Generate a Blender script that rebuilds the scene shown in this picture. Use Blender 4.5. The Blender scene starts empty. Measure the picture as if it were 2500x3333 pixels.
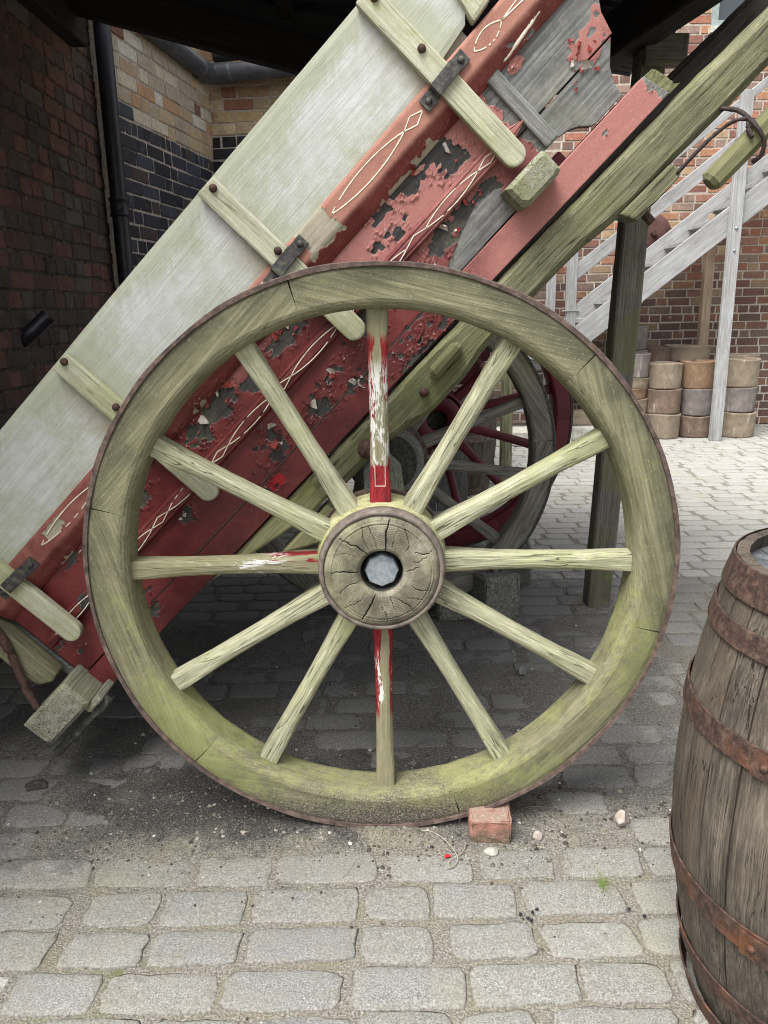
import bpy, bmesh, math, random
import numpy as np
from mathutils import Vector, Matrix

random.seed(7)
RNG = np.random.default_rng(11)
R = math.radians
scene = bpy.context.scene
COL = scene.collection

# ------------------------------------------------------------------ camera
CAM_H = 1.35
cam_data = bpy.data.cameras.new('camera')
cam_data.sensor_fit = 'HORIZONTAL'
cam_data.sensor_width = 36.0
cam_data.lens = 36.0 * 2503.0 / 2500.0
cam_data.clip_start = 0.05
cam_data.clip_end = 500
cam = bpy.data.objects.new('camera', cam_data)
COL.objects.link(cam)
cam.matrix_world = (Matrix.Translation((0, 0, CAM_H)) @ Matrix.Rotation(R(90 - 14.8), 4, 'X') @ Matrix.Rotation(R(-1.0), 4, 'Z'))
scene.camera = cam

# ------------------------------------------------------------------ sky, sun, exposure
SUN_EL, SUN_AZ = R(60), R(224)          # azimuth measured clockwise from +Y
world = bpy.data.worlds.new('World')
scene.world = world
world.use_nodes = True
wn = world.node_tree
wn.nodes.clear()
sky = wn.nodes.new('ShaderNodeTexSky')
sky.sky_type = 'NISHITA'
sky.sun_disc = False
sky.sun_elevation = SUN_EL
sky.sun_rotation = SUN_AZ
sky.air_density = 1.0
sky.dust_density = 4.0
hs = wn.nodes.new('ShaderNodeHueSaturation')
hs.inputs['Saturation'].default_value = 0.34      # overcast: the blue is mostly veiled
bg = wn.nodes.new('ShaderNodeBackground')
bg.inputs['Strength'].default_value = 0.07
wo = wn.nodes.new('ShaderNodeOutputWorld')
wn.links.new(sky.outputs[0], hs.inputs['Color'])
wn.links.new(hs.outputs[0], bg.inputs[0])
wn.links.new(bg.outputs[0], wo.inputs[0])

sun_d = bpy.data.lights.new('sun', 'SUN')
sun_d.energy = 1.5
sun_d.angle = R(40)
sun_d.color = (1.0, 0.99, 0.97)
sun = bpy.data.objects.new('sun', sun_d)
COL.objects.link(sun)
sd = Vector((math.sin(SUN_AZ) * math.cos(SUN_EL), math.cos(SUN_AZ) * math.cos(SUN_EL), math.sin(SUN_EL)))
sun.rotation_euler = sd.to_track_quat('Z', 'Y').to_euler()

vs = scene.view_settings
scene.display_settings.display_device = 'sRGB'
vs.view_transform = 'Standard'
vs.look = 'None'
vs.gamma = 1.0
vs.use_curve_mapping = False
vs.exposure = 2.02
scene.render.engine = 'CYCLES'
scene.cycles.use_denoising = True
scene.cycles.filter_width = 1.0
scene.cycles.max_bounces = 8
scene.cycles.diffuse_bounces = 5
scene.cycles.sample_clamp_indirect = 8


# ------------------------------------------------------------------ node helpers
def s(r, g, b):
    f = lambda c: (c / 255) / 12.92 if c / 255 <= 0.04045 else ((c / 255 + 0.055) / 1.055) ** 2.4
    return (f(r), f(g), f(b), 1.0)


class G:
    """one procedural material"""
    def __init__(self, name):
        self.m = bpy.data.materials.new(name)
        self.m.use_nodes = True
        self.nt = self.m.node_tree
        self.b = self.nt.nodes['Principled BSDF']
        self._c = {}

    def put(self, sock, v):
        if isinstance(v, bpy.types.NodeSocket):
            self.nt.links.new(v, sock)
        elif v is not None:
            sock.default_value = v

    def node(self, t, **kw):
        n = self.nt.nodes.new(t)
        for k, v in kw.items():
            setattr(n, k, v)
        return n

    def one(self, key, t, out, **kw):
        if key not in self._c:
            self._c[key] = self.node(t, **kw).outputs[out]
        return self._c[key]

    def obj(self): return self.one('obj', 'ShaderNodeTexCoord', 'Object')
    def pos(self): return self.one('pos', 'ShaderNodeNewGeometry', 'Position')
    def nrm(self): return self.one('nrm', 'ShaderNodeNewGeometry', 'Normal')
    def rnd(self): return self.one('rnd', 'ShaderNodeObjectInfo', 'Random')
    def attr(self, n): return self.one('a' + n, 'ShaderNodeAttribute', 'Fac', attribute_name=n)

    def sep(self, v):
        n = self.node('ShaderNodeSeparateXYZ'); self.put(n.inputs[0], v); return n.outputs

    def vmath(self, op, a, b=None):
        n = self.node('ShaderNodeVectorMath', operation=op)
        self.put(n.inputs[0], a); self.put(n.inputs[1], b)
        return n.outputs[0]

    def map(self, v, sc=(1, 1, 1), loc=(0, 0, 0), rot=(0, 0, 0)):
        n = self.node('ShaderNodeMapping')
        self.put(n.inputs[0], v); n.inputs[1].default_value = loc
        n.inputs[2].default_value = rot; n.inputs[3].default_value = sc
        return n.outputs[0]

    def own(self):
        """object coordinates shifted by a random amount for each object"""
        if 'own' not in self._c:
            m = self.node('ShaderNodeVectorMath', operation='SCALE')
            m.inputs[0].default_value = (31.0, 17.0, 23.0); self.put(m.inputs['Scale'], self.rnd())
            self._c['own'] = self.vmath('ADD', self.obj(), m.outputs[0])
        return self._c['own']

    def noise(self, v, scale=5, detail=4, rough=0.55, dist=0.0):
        n = self.node('ShaderNodeTexNoise')
        self.put(n.inputs['Vector'], v); n.inputs['Scale'].default_value = scale
        n.inputs['Detail'].default_value = detail; n.inputs['Roughness'].default_value = rough
        n.inputs['Distortion'].default_value = dist
        return n.outputs[0]

    def vor(self, v, scale=5, feature='F1', out='Distance'):
        n = self.node('ShaderNodeTexVoronoi', feature=feature)
        self.put(n.inputs['Vector'], v); n.inputs['Scale'].default_value = scale
        return n.outputs[out]

    def ramp(self, f, stops, interp='LINEAR'):
        n = self.node('ShaderNodeValToRGB')
        cr = n.color_ramp; cr.interpolation = interp
        while len(cr.elements) < len(stops):
            cr.elements.new(0.5)
        for e, (p, c) in zip(cr.elements, stops):
            e.position = p
            e.color = (c, c, c, 1) if isinstance(c, (int, float)) else c
        self.put(n.inputs[0], f)
        return n.outputs[0]

    def mix(self, f, a, b, blend='MIX'):
        n = self.node('ShaderNodeMix', data_type='RGBA', blend_type=blend)
        self.put(n.inputs[0], f); self.put(n.inputs[6], a); self.put(n.inputs[7], b)
        return n.outputs[2]

    def mth(self, op, a, b=None, c=None, clamp=False):
        n = self.node('ShaderNodeMath', operation=op, use_clamp=clamp)
        self.put(n.inputs[0], a); self.put(n.inputs[1], b)
        if c is not None: self.put(n.inputs[2], c)
        return n.outputs[0]

    def step(self, v, lo, hi):
        n = self.node('ShaderNodeMapRange', interpolation_type='SMOOTHSTEP')
        self.put(n.inputs[0], v); n.inputs[1].default_value = lo; n.inputs[2].default_value = hi
        return n.outputs[0]

    def bump(self, h, strength=0.5, dist=0.002, normal=None):
        n = self.node('ShaderNodeBump')
        n.inputs['Strength'].default_value = strength; n.inputs['Distance'].default_value = dist
        self.put(n.inputs['Height'], h); self.put(n.inputs['Normal'], normal)
        return n.outputs[0]

    def done(self, col, rough=0.8, normal=None, metal=0.0, spec=0.3):
        self.put(self.b.inputs['Base Color'], col); self.put(self.b.inputs['Roughness'], rough)
        self.put(self.b.inputs['Metallic'], metal); self.put(self.b.inputs['Specular IOR Level'], spec)
        self.put(self.b.inputs['Normal'], normal)
        return self.m


def wood(name, dark, mid, light, algae=None, algae_amt=0.5, grain=1.0, crack=0.6, soil=False, speck=0.3, grime=0.35, bump=0.6, algae_scale=4.0, radial=False, board=False, axis='X'):
    """weathered timber, grain along the given local axis"""
    g = G(name)
    v = g.own(); p = g.pos()
    ax = lambda a, b: {'X': (a, b, b), 'Y': (b, a, b), 'Z': (b, b, a)}[axis]
    fine = g.noise(g.map(v, ax(9 * grain, 250 * grain)), 1, 2, 0.7, 0.2)
    med = g.noise(g.map(v, ax(2.4 * grain, 60 * grain)), 1, 4, 0.65, 0.4)
    iso = g.noise(p, 380, 2, 0.7)
    big = g.noise(v, 4.0, 5, 0.65)
    f = g.mth('ADD', g.mth('MULTIPLY', fine, 0.36), g.mth('MULTIPLY', med, 0.28))
    f = g.mth('ADD', f, g.mth('ADD', g.mth('MULTIPLY', iso, 0.18), g.mth('MULTIPLY', big, 0.18)))
    col = g.ramp(f, [(0.39, dark), (0.5, mid), (0.61, light)])
    if algae is not None:
        am = g.noise(p, algae_scale, 6, 0.68, 0.3)
        am2 = g.noise(p, algae_scale * 16, 4, 0.7)
        am = g.mth('ADD', am, g.mth('MULTIPLY', g.mth('SUBTRACT', am2, 0.5), 0.32 if board else 0.45))
        if board:
            o = g.sep(g.obj())
            # rain streaks run straight down from the upper edge
            stn = g.noise(g.map(p, (55, 55, 5)), 1, 4, 0.65)
            top = g.mth('MULTIPLY', g.step(g.mth('ADD', o[2], g.mth('MULTIPLY', g.mth('SUBTRACT', stn, 0.5), 0.16)), 0.86, 0.95), 0.17)
            low = g.mth('MULTIPLY', g.mth('SUBTRACT', 1.0, g.step(o[2], 0.685, 0.73)), 0.12)
            am = g.mth('ADD', am, g.mth('ADD', top, low))
            for su in (0.935, 0.365, -0.218, -0.80):
                d = g.mth('ABSOLUTE', g.mth('SUBTRACT', o[0], su + 0.045))
                am = g.mth('ADD', am, g.mth('MULTIPLY', g.mth('SUBTRACT', 1.0, g.step(d, 0.0, 0.075)), 0.16))
        if radial:      # the damp lower half of the wheel is the greener one
            am = g.mth('ADD', am, g.mth('MULTIPLY', g.mth('SUBTRACT', 0.62, g.sep(p)[2]), 0.16))
        am = g.step(am, (0.575 if board else 0.64) - 0.3 * algae_amt, (0.88 if board else 0.84) - 0.3 * algae_amt)
        col = g.mix(g.mth('MULTIPLY', am, 0.88), col, g.mix(0.42, algae, col))
    if board:
        for su in (0.935, 0.365, -0.218):
            d = g.mth('ADD', g.mth('SUBTRACT', su - 0.03, o[0]), g.mth('MULTIPLY', g.mth('SUBTRACT', big, 0.5), 0.25))
            br = g.mth('MULTIPLY', g.mth('SUBTRACT', 1.0, g.step(g.mth('ABSOLUTE', g.mth('SUBTRACT', d, 0.015)), 0.0, 0.075)), g.mth('SUBTRACT', 1.0, g.step(o[2], 0.72, 0.93)))
            col = g.mix(g.mth('MULTIPLY', br, 0.5), col, s(146, 128, 108))
    if radial:
        # grime carried in from the tyre darkens the outer part of each felloe
        o = g.sep(g.obj())
        rr = g.mth('SQRT', g.mth('ADD', g.mth('POWER', o[0], 2.0), g.mth('POWER', g.mth('ADD', o[2], 0.66), 2.0)))
        gm = g.step(g.mth('ADD', rr, g.mth('MULTIPLY', g.mth('SUBTRACT', g.noise(p, 7, 5, 0.65), 0.5), 0.16)), 0.645, 0.72)
        gm = g.mth('MULTIPLY', gm, g.mth('ADD', 0.30, g.mth('MULTIPLY', g.step(g.mth('ADD', g.sep(p)[2], g.mth('MULTIPLY', big, 0.5)), 0.5, 1.5), 0.35)))
        col = g.mix(gm, col, s(58, 57, 46))
    gr = g.step(g.mth('ADD', g.noise(p, 4.5, 6, 0.72), g.mth('MULTIPLY', g.mth('SUBTRACT', iso, 0.5), 0.25)), 0.50, 0.74)
    col = g.mix(g.mth('MULTIPLY', gr, grime), col, g.mix(0.75, col, s(44, 44, 36)))
    # drying checks
    cr = g.noise(g.map(v, ax(1.5, 62)), 1, 2, 0.5, 0.3)
    crm = g.step(g.mth('ABSOLUTE', g.mth('SUBTRACT', cr, 0.5)), 0.003, 0.016)
    gate = g.step(g.noise(v, 5, 2), 0.42, 0.58)
    crk = g.mth('MULTIPLY', g.mth('SUBTRACT', 1.0, crm), g.mth('MULTIPLY', gate, crack))
    col = g.mix(crk, col, g.mix(0.85, col, (0.008, 0.008, 0.006, 1)))
    # lichen and dust specks
    sp = g.step(g.noise(p, 240, 2, 0.7), 0.64, 0.73)
    col = g.mix(g.mth('MULTIPLY', sp, speck), col, s(205, 205, 190))
    if soil:
        z = g.sep(p)[2]
        n1 = g.noise(p, 9, 5, 0.65)
        n2 = g.noise(p, 120, 3, 0.7)
        zz = g.mth('ADD', z, g.mth('ADD', g.mth('MULTIPLY', n1, -0.16), g.mth('MULTIPLY', n2, -0.10)))
        so = g.mth('SUBTRACT', 1.0, g.step(zz, -0.09, 0.03))
        soilc = g.ramp(g.noise(p, 190, 3, 0.75), [(0.34, s(44, 41, 37)), (0.52, s(86, 81, 71)), (0.68, s(146, 138, 124))])
        col = g.mix(so, col, soilc)
    h = g.mth('SUBTRACT', f, g.mth('MULTIPLY', crk, 0.9))
    nb = g.bump(h, bump, 0.006)
    rough = g.ramp(big, [(0.3, 0.75), (0.7, 0.93)])
    return g.done(col, rough, nb, spec=0.22)


def simple(name, c1, c2, scale=30, rough=0.7, metal=0.0, bump=0.4, dist=0.002, spec=0.3, c3=None, detail=6):
    g = G(name)
    n = g.noise(g.own(), scale, detail, 0.65)
    st = [(0.32, c1), (0.66, c2)] if c3 is None else [(0.3, c1), (0.5, c2), (0.7, c3)]
    return g.done(g.ramp(n, st), rough, g.bump(n, bump, dist), metal, spec)


# ------------------------------------------------------------------ mesh helpers
def link(o, parent=None, kind=None):
    COL.objects.link(o)
    if parent is not None:
        o.parent = parent
    if kind:
        o['kind'] = kind
    return o


def mesh(name, verts, faces, mat=None, smooth=False):
    me = bpy.data.meshes.new(name)
    me.from_pydata([tuple(v) for v in verts], [], [tuple(f) for f in faces])
    if mat is not None:
        me.materials.append(mat)
    if smooth:
        me.polygons.foreach_set('use_smooth', [True] * len(me.polygons))
    me.update()
    return me


def npmesh(name, V, F, mat=None, smooth=True, attrs=None):
    """fast quad mesh from numpy arrays"""
    me = bpy.data.meshes.new(name)
    V = np.asarray(V, np.float32); F = np.asarray(F, np.int32)
    me.vertices.add(len(V)); me.vertices.foreach_set('co', V.ravel())
    k = F.shape[1]
    me.loops.add(F.size); me.loops.foreach_set('vertex_index', F.ravel())
    me.polygons.add(len(F))
    me.polygons.foreach_set('loop_start', np.arange(0, F.size, k, dtype=np.int32))
    me.polygons.foreach_set('use_smooth', np.full(len(F), smooth))
    me.update(calc_edges=True)
    for n, a in (attrs or {}).items():
        at = me.attributes.new(n, 'FLOAT', 'POINT')
        at.data.foreach_set('value', np.asarray(a, np.float32).ravel())
    if mat is not None:
        me.materials.append(mat)
    return me


def obj(name, me, parent=None, loc=(0, 0, 0), rot=(0, 0, 0), kind=None):
    o = bpy.data.objects.new(name, me)
    o.location = loc; o.rotation_euler = rot
    return link(o, parent, kind)


def tag(o, label, cat, group=None, kind=None):
    o['label'] = label; o['category'] = cat
    if group: o['group'] = group
    if kind: o['kind'] = kind
    return o


def thing(name, label, cat, loc=(0, 0, 0), rot=(0, 0, 0), group=None):
    o = bpy.data.objects.new(name, None)
    o.empty_display_size = 0.1
    o.location = loc; o.rotation_euler = rot
    link(o)
    return tag(o, label, cat, group)


def loft(stations, closed_ends=True):
    """stations: list of rings (equal length lists of 3D points)"""
    n = len(stations[0]); V = []; F = []
    for r in stations: V += r
    for i in range(len(stations) - 1):
        for j in range(n):
            a = i * n + j; b = i * n + (j + 1) % n
            F.append((a, b, b + n, a + n))
    if closed_ends:
        F.append(tuple(range(n - 1, -1, -1)))
        F.append(tuple((len(stations) - 1) * n + j for j in range(n)))
    return V, F


def octo(y0, y1, z0, z1, c):
    return [(y0, z0 + c), (y0, z1 - c), (y0 + c, z1), (y1 - c, z1), (y1, z1 - c), (y1, z0 + c), (y1 - c, z0), (y0 + c, z0)]


def timber_mesh(name, L, w, h, c=0.006, n=8, jit=0.0015, mat=None, prof=None, seed=0, x0=None):
    """squared timber along X, centred in y and z; prof(t) -> (wscale, hscale, dz)"""
    rg = random.Random(seed * 7 + 3); st = []
    x0 = -L / 2 if x0 is None else x0
    xs = [0] + [min(c, L * 0.2) * 0.8] + [L * (i + 1) / n for i in range(n - 1)] + [L - min(c, L * 0.2) * 0.8, L]
    for i, x in enumerate(xs):
        ws, hsn, dz = (1, 1, 0) if prof is None else prof(x / L)
        e = 0.7 if i in (0, len(xs) - 1) else 0.0
        ww = w * ws / 2 - e * c; hh = h * hsn / 2 - e * c
        ring = []
        for (y, z) in octo(-ww, ww, -hh, hh, c if not e else c * 0.6):
            ring.append((x0 + x, y + rg.uniform(-jit, jit), z + dz + rg.uniform(-jit, jit)))
        st.append(ring)
    V, F = loft(st)
    me = mesh(name, V, F, mat)
    return me


def timber(name, p, q, w, h, mat, parent=None, c=0.006, n=8, jit=0.0015, roll=0.0, seed=0, prof=None, kind=None):
    """timber from point p to point q; w is its width sideways (local y), h its height (local z)"""
    p, q = Vector(p), Vector(q); d = q - p
    me = timber_mesh(name, d.length, w, h, c, n, jit, mat, prof, seed or int(d.length * 1000 + w * 7777))
    x = d.normalized()
    up = Vector((0, 0, 1)) if abs(x.z) < 0.95 else Vector((0, 1, 0))
    y = up.cross(x).normalized(); z = x.cross(y)
    M = Matrix((x, y, z)).transposed() @ Matrix.Rotation(roll, 3, 'X')
    o = bpy.data.objects.new(name, me)
    link(o, parent, kind)
    base = parent_base(parent)
    o.matrix_basis = Matrix.Translation((p + q) / 2 - base) @ M.to_4x4()
    return o


def parent_base(parent):
    b = Vector((0, 0, 0))
    while parent is not None:
        b += parent.location; parent = parent.parent
    return b


def lathe(profile, seg=32, axis='Z', closed=False):
    """profile: (radius, height) list"""
    V = []; F = []; n = len(profile)
    for k in range(seg):
        a = 2 * math.pi * k / seg
        for r, h in profile:
            if axis == 'Z': V.append((r * math.cos(a), r * math.sin(a), h))
            else: V.append((r * math.cos(a), h, r * math.sin(a)))
    for k in range(seg):
        for i in range(n if closed else n - 1):
            a = k * n + i; b = k * n + (i + 1) % n; c = ((k + 1) % seg) * n + (i + 1) % n; d = ((k + 1) % seg) * n + i
            F.append((a, d, c, b) if axis == 'Z' else (a, b, c, d))
    return V, F


def tube(pts, r, seg=8, taper=None, wob=0.0, seed=1):
    rg = random.Random(seed)
    P = [Vector(p) for p in pts]; st = []
    for i, p in enumerate(P):
        t = (P[min(i + 1, len(P) - 1)] - P[max(i - 1, 0)]).normalized()
        a = t.cross(Vector((0, 0, 1)) if abs(t.z) < 0.9 else Vector((0, 1, 0))).normalized(); b = t.cross(a)
        rr = (r if taper is None else r * taper(i / (len(P) - 1))) * (1 + rg.uniform(-wob, wob))
        st.append([tuple(p + a * rr * math.cos(2 * math.pi * j / seg) + b * rr * math.sin(2 * math.pi * j / seg)) for j in range(seg)])
    return loft(st)


def smooth_path(pts, n=6):
    P = [Vector(p) for p in pts]; out = []
    for i in range(len(P) - 1):
        p0, p1, p2, p3 = P[max(i - 1, 0)], P[i], P[i + 1], P[min(i + 2, len(P) - 1)]
        for k in range(n):
            t = k / n
            out.append(0.5 * ((2 * p1) + (p2 - p0) * t + (2 * p0 - 5 * p1 + 4 * p2 - p3) * t * t + (3 * p1 - p0 - 3 * p2 + p3) * t ** 3))
    return out + [P[-1]]


def box_mesh(name, sx, sy, sz, bev=0.004, mat=None, seg=2, jit=0.0, seed=0, subd=0):
    bm = bmesh.new()
    bmesh.ops.create_cube(bm, size=1)
    bmesh.ops.scale(bm, vec=(sx, sy, sz), verts=bm.verts)
    if bev: bmesh.ops.bevel(bm, geom=bm.edges[:], offset=bev, segments=seg, affect='EDGES', profile=0.6)
    if subd: bmesh.ops.subdivide_edges(bm, edges=bm.edges[:], cuts=subd, use_grid_fill=True)
    if jit:
        rg = random.Random(seed)
        for v in bm.verts:
            v.co += Vector((rg.uniform(-jit, jit), rg.uniform(-jit, jit), rg.uniform(-jit, jit)))
    me = bpy.data.meshes.new(name); bm.to_mesh(me); bm.free()
    if mat: me.materials.append(mat)
    return me


def prism_mesh(name, outline, y0, y1, mat=None, bev=0.004, seg=1):
    """outline in (x, z), extruded along y"""
    bm = bmesh.new()
    vs0 = [bm.verts.new((x, y0, z)) for x, z in outline]
    f = bm.faces.new(vs0)
    r = bmesh.ops.extrude_face_region(bm, geom=[f])
    for v in [e for e in r['geom'] if isinstance(e, bmesh.types.BMVert)]: v.co.y = y1
    bmesh.ops.recalc_face_normals(bm, faces=bm.faces[:])
    if bev: bmesh.ops.bevel(bm, geom=bm.edges[:], offset=bev, segments=seg, affect='EDGES', profile=0.6)
    me = bpy.data.meshes.new(name); bm.to_mesh(me); bm.free()
    if mat: me.materials.append(mat)
    return me


def dup(o, parent=None, mat=None):
    """copy one object (shared mesh), optionally with a material of its own"""
    c = o.copy()
    COL.objects.link(c)
    c.parent = parent
    if mat is not None:
        for sl in c.material_slots:
            sl.link = 'OBJECT'; sl.material = mat
    return c


# value noise for geometry
_T = RNG.random((256, 256))
def vnoise(x, y, k=0):
    x = np.asarray(x, float) + 13.7 * k; y = np.asarray(y, float) + 7.3 * k
    xi = np.floor(x).astype(int); yi = np.floor(y).astype(int)
    fx = x - xi; fy = y - yi
    fx = fx * fx * (3 - 2 * fx); fy = fy * fy * (3 - 2 * fy)
    g = lambda a, b: _T[a & 255, b & 255]
    return (g(xi, yi) * (1 - fx) + g(xi + 1, yi) * fx) * (1 - fy) + (g(xi, yi + 1) * (1 - fx) + g(xi + 1, yi + 1) * fx) * fy
def fbm(x, y, oct=4, k=0):
    t = 0; a = 0.5; n = 0
    for i in range(oct):
        t = t + a * vnoise(x * 2 ** i, y * 2 ** i, k + i); n += a; a *= 0.5
    return t / n
def voro(x, y, k=0):
    """cell noise: feature point, its random value, distance to the border"""
    xi = np.floor(x).astype(int); yi = np.floor(y).astype(int)
    F1 = np.full(x.shape, 9.0); F2 = np.full(x.shape, 9.0); px = x * 0; py = y * 0; rn = x * 0
    for a in (-1, 0, 1):
        for b in (-1, 0, 1):
            cx, cy = xi + a, yi + b
            jx = _T[(cx * 3 + k) & 255, (cy * 7 + k * 5) & 255]; jy = _T[(cx * 5 + 91 + k) & 255, (cy * 3 + 47 + k) & 255]
            fx, fy = cx + 0.1 + 0.8 * jx, cy + 0.1 + 0.8 * jy
            d = np.hypot(x - fx, y - fy)
            m = d < F1
            F2 = np.where(m, F1, np.minimum(F2, d))
            px = np.where(m, fx, px); py = np.where(m, fy, py)
            rn = np.where(m, _T[(cx * 11 + 5) & 255, (cy * 13 + 9) & 255], rn)
            F1 = np.where(m, d, F1)
    return px, py, rn, F2 - F1
def sstep(x, a, b):
    t = np.clip((x - a) / (b - a), 0, 1)
    return t * t * (3 - 2 * t)


def cam_px(p):
    """where a world point falls in the frame (0..1, 0..1) and its depth, to choose the largest pieces in view"""
    v = cam.matrix_world.inverted() @ Vector(p)
    if v.z > -0.05: return None
    return 0.5 + v.x / -v.z * 2503 / 2500, 0.5 - v.y / -v.z * 2503 / 3333, -v.z

# ------------------------------------------------------------------ materials of the setting
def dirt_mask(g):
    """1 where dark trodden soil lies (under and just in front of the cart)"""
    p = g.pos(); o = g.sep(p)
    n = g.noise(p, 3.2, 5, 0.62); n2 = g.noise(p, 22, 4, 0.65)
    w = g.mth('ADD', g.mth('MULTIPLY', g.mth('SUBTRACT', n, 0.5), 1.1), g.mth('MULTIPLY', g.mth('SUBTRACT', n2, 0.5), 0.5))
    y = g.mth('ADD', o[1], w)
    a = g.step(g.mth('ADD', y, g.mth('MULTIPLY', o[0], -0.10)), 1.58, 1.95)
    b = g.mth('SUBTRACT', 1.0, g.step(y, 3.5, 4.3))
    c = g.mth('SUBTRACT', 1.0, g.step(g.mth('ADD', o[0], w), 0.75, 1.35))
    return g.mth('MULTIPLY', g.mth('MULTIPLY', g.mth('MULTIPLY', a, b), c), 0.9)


def sett_mat(name, stuff=False):
    g = G(name)
    p = g.pos()
    rnd = g.attr('rnd') if stuff else g.rnd()
    sp = g.noise(p, 300, 3, 0.75)
    md = g.noise(p, 60, 4, 0.65)
    base = g.ramp(rnd, ([(0.0, s(100, 100, 95)), (0.2, s(128, 127, 121)), (0.45, s(110, 111, 111)), (0.65, s(120, 117, 109)), (0.85, s(138, 137, 133)), (1.0, s(90, 92, 97))] if not stuff else [(0.0, s(160, 158, 150)), (0.3, s(182, 179, 170)), (0.6, s(172, 170, 163)), (1.0, s(186, 182, 172))]))  # stuff setts are paler: the yard's bright light is put into their colour
    col = g.mix(g.step(sp, 0.38, 0.64), g.mix(0.55, base, s(70, 70, 67)), g.mix(0.55, base, s(178, 177, 172)))
    col = g.mix(g.mth('MULTIPLY', g.step(md, 0.45, 0.72), 0.45), col, s(98, 96, 88))

    gritc = g.ramp(g.noise(p, 170, 5, 0.75), [(0.34, s(80, 77, 71)), (0.5, s(120, 116, 108)), (0.66, s(164, 159, 151))])
    if not stuff:
        o_ = g.sep(g.obj())
        ex = g.mth('MAXIMUM', g.mth('ABSOLUTE', o_[0]), g.mth('ABSOLUTE', o_[1]))
        ex = g.mth('ADD', ex, g.mth('MULTIPLY', g.mth('SUBTRACT', g.noise(p, 28, 5, 0.7), 0.5), 0.5))
        em = g.step(ex, 0.32, 0.52)
        pt = g.step(g.noise(p, 9, 6, 0.72), 0.48, 0.60)
        # dust trodden over the stones further in from the edge of the passage
        du = g.mth('MULTIPLY', g.step(g.mth('ADD', g.sep(p)[1], g.mth('MULTIPLY', g.mth('SUBTRACT', g.noise(p, 4, 5, 0.65), 0.5), 0.5)), 1.26, 1.6), g.step(g.noise(p, 16, 6, 0.72), 0.36, 0.62))
        col = g.mix(g.mth('MAXIMUM', g.mth('MULTIPLY', du, 0.75), g.mth('MAXIMUM', g.mth('MULTIPLY', em, 0.88), g.mth('MULTIPLY', pt, 0.55))), col, gritc)
    big = g.noise(p, 2.3, 4, 0.6)
    col = g.mix(g.mth('MULTIPLY', g.step(big, 0.5, 0.75), 0.35), col, s(140, 138, 112))
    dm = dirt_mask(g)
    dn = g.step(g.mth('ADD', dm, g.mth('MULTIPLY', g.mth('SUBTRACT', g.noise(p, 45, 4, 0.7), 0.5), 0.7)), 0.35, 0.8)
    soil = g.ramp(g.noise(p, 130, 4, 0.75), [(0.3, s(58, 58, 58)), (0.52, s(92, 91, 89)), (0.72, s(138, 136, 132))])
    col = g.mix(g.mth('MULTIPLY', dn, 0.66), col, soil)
    h = g.mth('ADD', g.mth('MULTIPLY', md, 0.7), g.mth('MULTIPLY', sp, 0.3))
    return g.done(col, 0.85, g.bump(h, 0.7, 0.006), spec=0.25)


def ground_mat():
    g = G('ground_soil')
    p = g.pos()
    a = g.noise(p, 170, 5, 0.75); b = g.noise(p, 9, 5, 0.6); c = g.vor(p, 220)
    grit = g.ramp(a, [(0.34, s(82, 79, 72)), (0.5, s(124, 119, 111)), (0.66, s(168, 163, 154))])
    grit = g.mix(g.mth('MULTIPLY', g.step(b, 0.4, 0.7), 0.45), grit, s(122, 118, 92))
    moss = g.mth('MULTIPLY', g.step(g.noise(p, 2.7, 4, 0.65), 0.58, 0.7), g.step(g.noise(p, 30, 3, 0.6), 0.4, 0.6))
    o = g.sep(p)
    moss = g.mth('MULTIPLY', moss, g.mth('SUBTRACT', 1.0, g.step(o[1], 1.5, 1.9)))
    grit = g.mix(g.mth('MULTIPLY', moss, 0.8), grit, g.mix(a, s(62, 72, 34), s(118, 122, 66)))
    soil = g.ramp(a, [(0.32, s(56, 55, 53)), (0.52, s(94, 92, 88)), (0.70, s(146, 142, 136))])
    o3 = g.sep(p)
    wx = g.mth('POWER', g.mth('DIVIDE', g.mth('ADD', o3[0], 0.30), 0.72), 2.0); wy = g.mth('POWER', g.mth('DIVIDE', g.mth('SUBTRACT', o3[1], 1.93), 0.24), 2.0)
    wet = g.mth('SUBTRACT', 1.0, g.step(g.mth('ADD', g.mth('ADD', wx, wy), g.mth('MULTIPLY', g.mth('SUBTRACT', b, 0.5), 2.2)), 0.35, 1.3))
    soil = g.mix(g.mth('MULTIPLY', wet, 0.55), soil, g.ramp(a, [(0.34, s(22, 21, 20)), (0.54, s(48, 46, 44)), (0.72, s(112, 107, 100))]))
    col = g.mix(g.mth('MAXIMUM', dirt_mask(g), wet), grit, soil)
    h = g.mth('ADD', g.mth('MULTIPLY', a, 0.6), g.mth('MULTIPLY', c, 0.4))
    return g.done(col, 0.95, g.bump(h, 0.9, 0.008), spec=0.15)


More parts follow.
